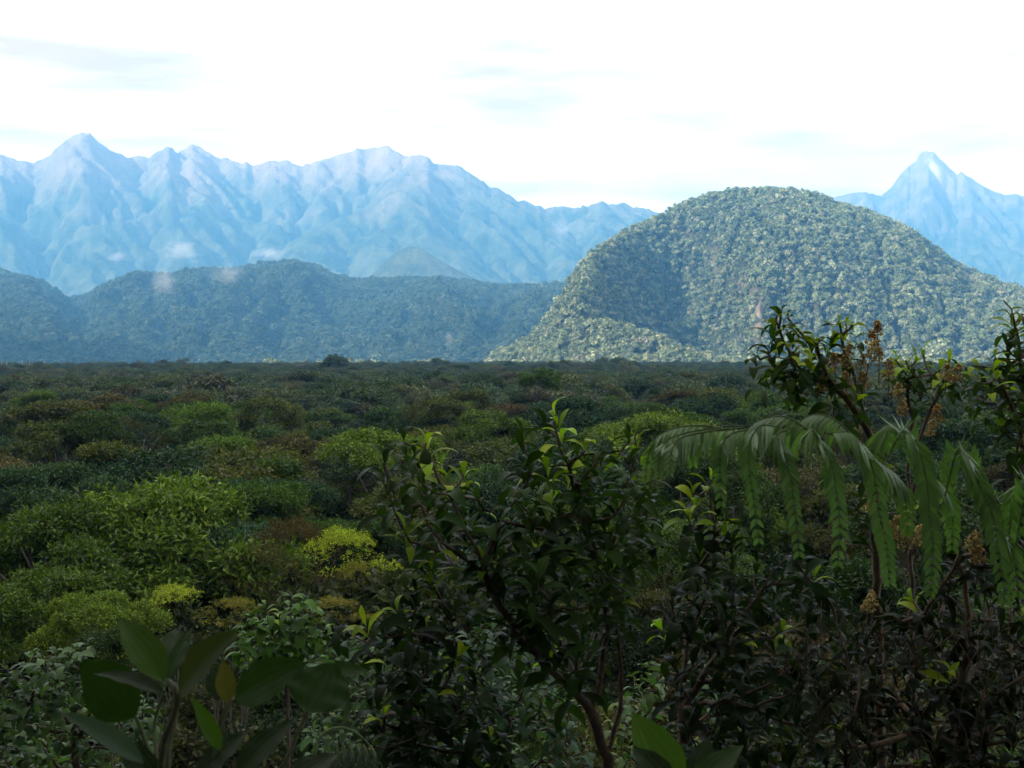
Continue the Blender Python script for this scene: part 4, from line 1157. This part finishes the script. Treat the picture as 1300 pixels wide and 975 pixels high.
def W(path, y0, y1):
    n = len(path) - 1
    return [(x, y, y0 + (y1 - y0) * i / n) for i, (x, y) in enumerate(path)]
YF = 2.75
frond('long drooping fern frond arching in from the right edge', W([(1340, 745), (1290, 690), (1240, 650), (1205, 632), (1150, 600), (1105, 572), (1050, 550), (990, 541), (930, 541), (880, 545), (850, 552), (832, 566)], YF + 0.02, YF + 0.2),
      [(W([(905, 541), (868, 541), (838, 552), (824, 575), (819, 612)], YF, YF + .06), .6),
       (W([(915, 543), (872, 549), (846, 560), (837, 580), (836, 605)], YF, YF - .04), .6),
       (W([(925, 544), (885, 550), (861, 558), (852, 575), (850, 603)], YF, YF - .08), .65),
       (W([(945, 543), (912, 547), (888, 553), (880, 572), (880, 592)], YF + .05, YF + .12), .7),
       (W([(950, 545), (928, 551), (916, 566), (914, 600), (916, 645)], YF, YF - .06), .75),
       (W([(985, 542), (966, 540), (953, 558), (951, 590), (957, 635), (964, 692)], YF, YF - .08), .8),
       (W([(1030, 548), (1000, 530), (975, 530), (955, 540), (948, 560), (944, 590)], YF + .08, YF + .2), .9),
       (W([(1000, 545), (985, 553), (995, 570), (1003, 605), (1010, 655), (1015, 708)], YF, YF - .1), .85),
       (W([(1035, 549), (1030, 545), (1043, 562), (1055, 588), (1061, 618), (1066, 665), (1063, 722)], YF, YF - .1), 1.),
       (W([(1095, 567), (1062, 534), (1036, 526), (1018, 535), (1008, 556), (1002, 585)], YF + .1, YF + .22), 1.),
       (W([(1050, 551), (1080, 550), (1100, 574), (1110, 605), (1117, 655), (1126, 698), (1130, 742)], YF - .02, YF - .12), 1.),
       (W([(1090, 566), (1118, 588), (1140, 606), (1150, 640), (1152, 680)], YF, YF + .05), .95),
       (W([(1165, 608), (1152, 560), (1134, 539), (1116, 548), (1110, 575), (1108, 610)], YF + .08, YF + .18), 1.),
       (W([(1125, 585), (1148, 545), (1166, 570), (1176, 610), (1180, 650), (1184, 700), (1181, 757)], YF - .03, YF - .12), 1.),
       (W([(1160, 606), (1180, 603), (1196, 617), (1206, 636), (1210, 665), (1208, 700)], YF, YF + .04), .9),
       (W([(1240, 650), (1232, 590), (1216, 570), (1206, 585), (1202, 620), (1206, 680)], YF + .05, YF + .1), .9),
       (W([(1200, 630), (1216, 571), (1234, 588), (1246, 622), (1260, 655), (1268, 705), (1278, 768)], YF - .05, YF - .14), 1.),
       (W([(1255, 664), (1268, 668), (1282, 690), (1290, 720), (1292, 760)], YF, YF - .05), 1.),
       (W([(1300, 700), (1312, 640), (1300, 610), (1288, 628), (1282, 670), (1280, 720)], YF - .05, YF - .02), 1.),
       (W([(1290, 690), (1305, 625), (1322, 640), (1330, 690), (1326, 760)], YF - .08, YF - .15), 1.)],
      YF, (0.12, 0.215, 0.07), 0.122)
frond('small grey green fern frond low beside the blurred round leaf', W([(392, 1020), (398, 960), (412, 930), (440, 925), (468, 945), (490, 985)], 1.9, 2.0),
      [(W([(398 + 9 * k, 955 - 3 * k + (0 if k < 5 else 4 * (k - 4)), ), (404 + 9 * k, 970 - k), (400 + 9 * k, 995)], 1.93, 1.9), .35) for k in range(9)],
      1.9, (0.05, 0.075, 0.05), 0.05, 0.006)

# ---- broad leaves close to the camera
m_broad = leaf_material('broad_leaves', trans=0.30, rough=0.5, spec=0.07, use_color=True)
def vein_colour(m):
    n, l = m.node_tree.nodes, m.node_tree.links
    p = n['Principled BSDF']; src = p.inputs['Base Color'].links[0].from_socket
    a = n.new('ShaderNodeAttribute'); a.attribute_name = 'vein'
    c = mix(n, l, a.outputs['Fac'], src, (0.04, 0.06, 0.02)); l.new(c, p.inputs['Base Color'])
vein_colour(m_broad)
m_stalk = bark_material('green_stalk', (0.04, 0.055, 0.02), (0.08, 0.09, 0.03), 30)

def broad_leaf(base3, tip3, width, nrm, bend, fold, seed, wide=0.42):
    r = random.Random(seed); n, m_ = 22, 16
    d = tip3 - base3; L = d.length; d.normalize()
    x = d.cross(nrm).normalized(); z = x.cross(d)
    V, vein = [], []
    for i in range(n + 1):
        t = i / n
        w = width * 0.5 * max(0.02, math.sin(PI * min(0.9999, t) ** (math.log(0.5) / math.log(wide))) ** 0.92) if 0 < t < 1 else 0.0008
        for k in range(m_ + 1):
            s = k / m_ * 2 - 1
            curve = bend * L * (t * (1 - t) * 1.2 - 0.25 * t * t)
            rip = 0.018 * width * math.cos(s * 5.5 * PI) * math.sin(PI * t) * 0.5 + 0.02 * width * math.sin(t * 19 + seed)* abs(s)
            V.append(base3 + d * L * t + x * w * s + z * (curve + abs(s) ** 1.4 * w * fold + rip))
            vv = max(0, 1 - abs(((abs(s) * 2.75) % 1.0) - 0.0) * 7, 1 - abs(1 - ((abs(s) * 2.75) % 1.0)) * 7)
            vein.append(0.55 * vv)
    i = np.arange((n + 1) * (m_ + 1)).reshape(n + 1, m_ + 1)
    q = np.stack([i[:-1, :-1], i[:-1, 1:], i[1:, 1:], i[1:, :-1]], -1).reshape(-1, 4)
    return V, q, vein

def broad_plant(label, root, leaves, stalks, group=None):
    base = at(*root)
    e = tag(empty('broadleaf_plant', base), label, 'plant', group)
    for k, (b, t, wpx, Yb, Yt, nrm, bend, fold, col) in enumerate(leaves):
        B, T = at(b[0], b[1], Yb), at(t[0], t[1], Yt)
        V, q, vein = broad_leaf(B, T, wpx / F * (Yb + Yt) / 2, Vector(nrm), bend, fold, k * 3 + 1)
        me = np_mesh('leaf', [tuple(v - base) for v in V], [q]); face_attr(me, 'tint', np.full(len(q), 0.5)); point_attr(me, 'vein', vein)
        o = mesh_obj('leaf', me, m_broad, e); o.color = (*col, 1)
    for k, (P, w) in enumerate(stalks):
        P3 = spline([at(*p) for p in P], 14)
        mesh_obj('stem', join_tubes('stem', [(np.array([(p - base)[:] for p in P3]), np.linspace(w, w * 0.7, 15))], 8), m_stalk, e)
    return e

g1, g2, g3 = (0.019, 0.042, 0.008), (0.040, 0.080, 0.010), (0.012, 0.025, 0.007)
gold = (0.09, 0.085, 0.014)
broad_plant('blurred broad leaved plant close to the lens at lower left', (205, 1120, 1.45),
    [((208, 866), (152, 782), 46, 1.45, 1.50, (0.5, -0.75, 0.35), 0.10, 0.25, g2),
     ((214, 862), (222, 796), 44, 1.50, 1.58, (0.1, -0.9, 0.3), 0.12, 0.2, g1),
     ((214, 864), (246, 792), 30, 1.42, 1.44, (-0.65, -0.35, 0.75), 0.12, 0.35, g1),
     ((238, 862), (264, 808), 44, 1.55, 1.60, (-0.1, -0.9, 0.3), 0.10, 0.2, g3),
     ((228, 880), (300, 798), 50, 1.08, 1.00, (-0.4, -0.8, 0.4), 0.10, 0.3, (0.03, 0.036, 0.011)),
     ((288, 892), (284, 838), 26, 1.40, 1.42, (0.3, -0.9, 0.1), 0.05, 0.2, gold),
     ((276, 890), (272, 845), 26, 1.42, 1.45, (0.3, -0.9, 0.1), 0.05, 0.2, g3),
     ((172, 910), (104, 838), 74, 1.48, 1.50, (0.25, -0.9, -0.1), -0.06, 0.1, g1),
     ((208, 882), (120, 852), 30, 1.40, 1.42, (0.1, -0.25, 0.95), 0.15, 0.3, g3),
     ((212, 870), (158, 838), 24, 1.55, 1.58, (-0.25, 0.45, 0.85), 0.12, 0.2, g1),
     ((298, 888), (388, 840), 60, 1.52, 1.50, (-0.1, -0.75, 0.6), 0.14, 0.18, g1),
     ((390, 904), (424, 842), 82, 1.50, 1.56, (-0.1, -0.95, 0.1), -0.05, 0.12, g1),
     ((410, 852), (468, 851), 26, 1.60, 1.62, (0.0, -0.6, 0.8), 0.1, 0.2, g1),
     ((280, 952), (244, 884), 22, 1.35, 1.33, (0.4, -0.8, 0.3), 0.05, 0.3, g2),
     ((182, 968), (78, 902), 34, 1.15, 1.12, (0.2, -0.5, 0.8), 0.1, 0.25, (0.03, 0.055, 0.03)),
     ((300, 985), (372, 912), 46, 1.30, 1.34, (-0.2, -0.5, 0.8), 0.1, 0.2, g3),
     ((250, 990), (316, 925), 44, 1.38, 1.42, (-0.2, -0.4, 0.9), 0.1, 0.2, g3),
     ((200, 1000), (150, 935), 40, 1.4, 1.44, (0.2, -0.5, 0.8), 0.1, 0.2, g3),
     ((360, 1000), (430, 955), 44, 1.5, 1.56, (-0.1, -0.4, 0.9), 0.1, 0.2, g3)],
    [([(205, 1120, 1.45), (212, 960, 1.44), (220, 920, 1.44), (224, 878, 1.44), (212, 864, 1.46)], 0.005),
     ([(205, 1120, 1.45), (195, 985, 1.47), (182, 935, 1.48), (172, 910, 1.48)], 0.003),
     ([(205, 1120, 1.45), (260, 980, 1.5), (288, 900, 1.5), (298, 888, 1.52)], 0.003),
     ([(205, 1120, 1.45), (345, 990, 1.5), (378, 930, 1.5), (390, 904, 1.5)], 0.003),
     ([(205, 1120, 1.45), (198, 960, 1.5), (197, 915, 1.52), (208, 882, 1.45)], 0.0025),
     ([(205, 1120, 1.45), (205, 970, 1.2), (222, 905, 1.1), (228, 880, 1.08)], 0.004),
     ([(205, 1120, 1.45), (262, 1000, 1.4), (275, 940, 1.4), (288, 892, 1.4)], 0.0025)])
broad_plant('broad bright green leaf plant at bottom centre right of the trunk', (860, 1130, 1.75),
    [((862, 1008), (803, 903), 66, 1.75, 1.80, (0.45, -0.85, 0.1), 0.08, 0.12, (0.055, 0.115, 0.010)),
     ((872, 1008), (944, 944), 38, 1.78, 1.86, (-0.15, -0.6, 0.75), 0.1, 0.2, g1),
     ((850, 1005), (804, 946), 46, 1.70, 1.74, (0.2, -0.5, 0.8), 0.1, 0.2, g3),
     ((880, 1010), (900, 935), 40, 1.85, 1.92, (0.1, -0.7, 0.6), 0.1, 0.2, g3)],
    [([(860, 1130, 1.75), (862, 1060, 1.75), (862, 1008, 1.75)], 0.004), ([(860, 1130, 1.75), (868, 1060, 1.77), (872, 1008, 1.78)], 0.003), ([(860, 1130, 1.75), (853, 1060, 1.72), (850, 1005, 1.7)], 0.003)])
# ---- wisps of cloud lying on the ridges
def wisp(px, py, Y, w, h, seed, dens):
    c = at(px, py, Y); sx = w / F * Y; sz = h / F * Y
    me = bpy.data.meshes.new('cloud_wisp')
    import bmesh
    bm = bmesh.new(); bmesh.ops.create_icosphere(bm, subdivisions=3, radius=1.0)
    for v in bm.verts: v.co = Vector((v.co.x * sx, v.co.y * sx * 0.8, v.co.z * sz))
    bm.to_mesh(me); bm.free()
    m = bpy.data.materials.new('cloud_wisp'); m.use_nodes = True
    n, l = m.node_tree.nodes, m.node_tree.links; n.clear()
    o = n.new('ShaderNodeOutputMaterial'); p = n.new('ShaderNodeVolumePrincipled')
    p.inputs['Color'].default_value = (1, 1, 1, 1)
    t = n.new('ShaderNodeTexCoord'); mp_ = n.new('ShaderNodeMapping'); mp_.inputs['Location'].default_value = (seed * 3.1, seed * 1.7, 0)
    mp_.inputs['Scale'].default_value = (1 / sx, 1 / sx, 1 / sz)
    nz_ = n.new('ShaderNodeTexNoise'); nz_.inputs['Scale'].default_value = 1.9; nz_.inputs['Detail'].default_value = 5; nz_.inputs['Roughness'].default_value = 0.7
    l.new(t.outputs['Object'], mp_.inputs['Vector']); l.new(mp_.outputs['Vector'], nz_.inputs['Vector'])
    sub = n.new('ShaderNodeVectorMath'); sub.operation = 'LENGTH'
    mp2 = n.new('ShaderNodeMapping'); mp2.inputs['Scale'].default_value = (1 / sx, 1 / (sx * 0.8), 1 / sz)
    l.new(t.outputs['Object'], mp2.inputs['Vector']); l.new(mp2.outputs['Vector'], sub.inputs[0])
    fo = n.new('ShaderNodeMapRange'); fo.inputs['From Min'].default_value = 0.1; fo.inputs['From Max'].default_value = 0.95; fo.inputs['To Min'].default_value = 0.50; fo.inputs['To Max'].default_value = 0.0
    l.new(sub.outputs['Value'], fo.inputs['Value'])
    a = n.new('ShaderNodeMath'); a.operation = 'ADD'; l.new(nz_.outputs['Fac'], a.inputs[0]); l.new(fo.outputs['Result'], a.inputs[1])
    r_ = n.new('ShaderNodeMapRange'); r_.inputs['From Min'].default_value = 0.74; r_.inputs['From Max'].default_value = 1.05; r_.inputs['To Max'].default_value = dens / sx
    l.new(a.outputs[0], r_.inputs['Value']); l.new(r_.outputs['Result'], p.inputs['Density']); l.new(p.outputs['Volume'], o.inputs['Volume'])
    tag(mesh_obj('cloud_wisp', me, m, loc=c), kind='stuff')
for k, a in enumerate([(226, 320, 4050, 52, 26, 1, 1.0), (150, 325, 4100, 26, 12, 2, 0.6), (342, 320, 4000, 40, 20, 3, 0.9), (208, 358, 2850, 36, 36, 4, 0.42), (290, 346, 2900, 40, 26, 5, 0.42), (712, 290, 4600, 26, 26, 6, 0.5), (570, 430, 2230, 12, 16, 7, 0.3)]):
    wisp(*a)
# ================================================================== HAZE
hz_me = bpy.data.meshes.new('haze')
x0, x1, y0, y1, z0, z1 = -6000, 6000, -2200, 11000, -90, 1500
hv = [(x, y, z) for z in (z0, z1) for y in (y0, y1) for x in (x0, x1)]
hz_me.from_pydata(hv, [], [(0, 2, 3, 1), (4, 5, 7, 6), (0, 1, 5, 4), (2, 6, 7, 3), (0, 4, 6, 2), (1, 3, 7, 5)])
m_haze = bpy.data.materials.new('haze'); m_haze.use_nodes = True
hn = m_haze.node_tree.nodes; hn.clear()
ho = hn.new('ShaderNodeOutputMaterial'); pv = hn.new('ShaderNodeVolumePrincipled')
pv.inputs['Color'].default_value = (0.165, 0.53, 1.0, 1)
pv.inputs['Absorption Color'].default_value = (0.15, 0.15, 0.15, 1)
pv.inputs['Density'].default_value = 1 / 6800
m_haze.node_tree.links.new(pv.outputs['Volume'], ho.inputs['Volume'])
tag(mesh_obj('haze', hz_me, m_haze), kind='stuff')
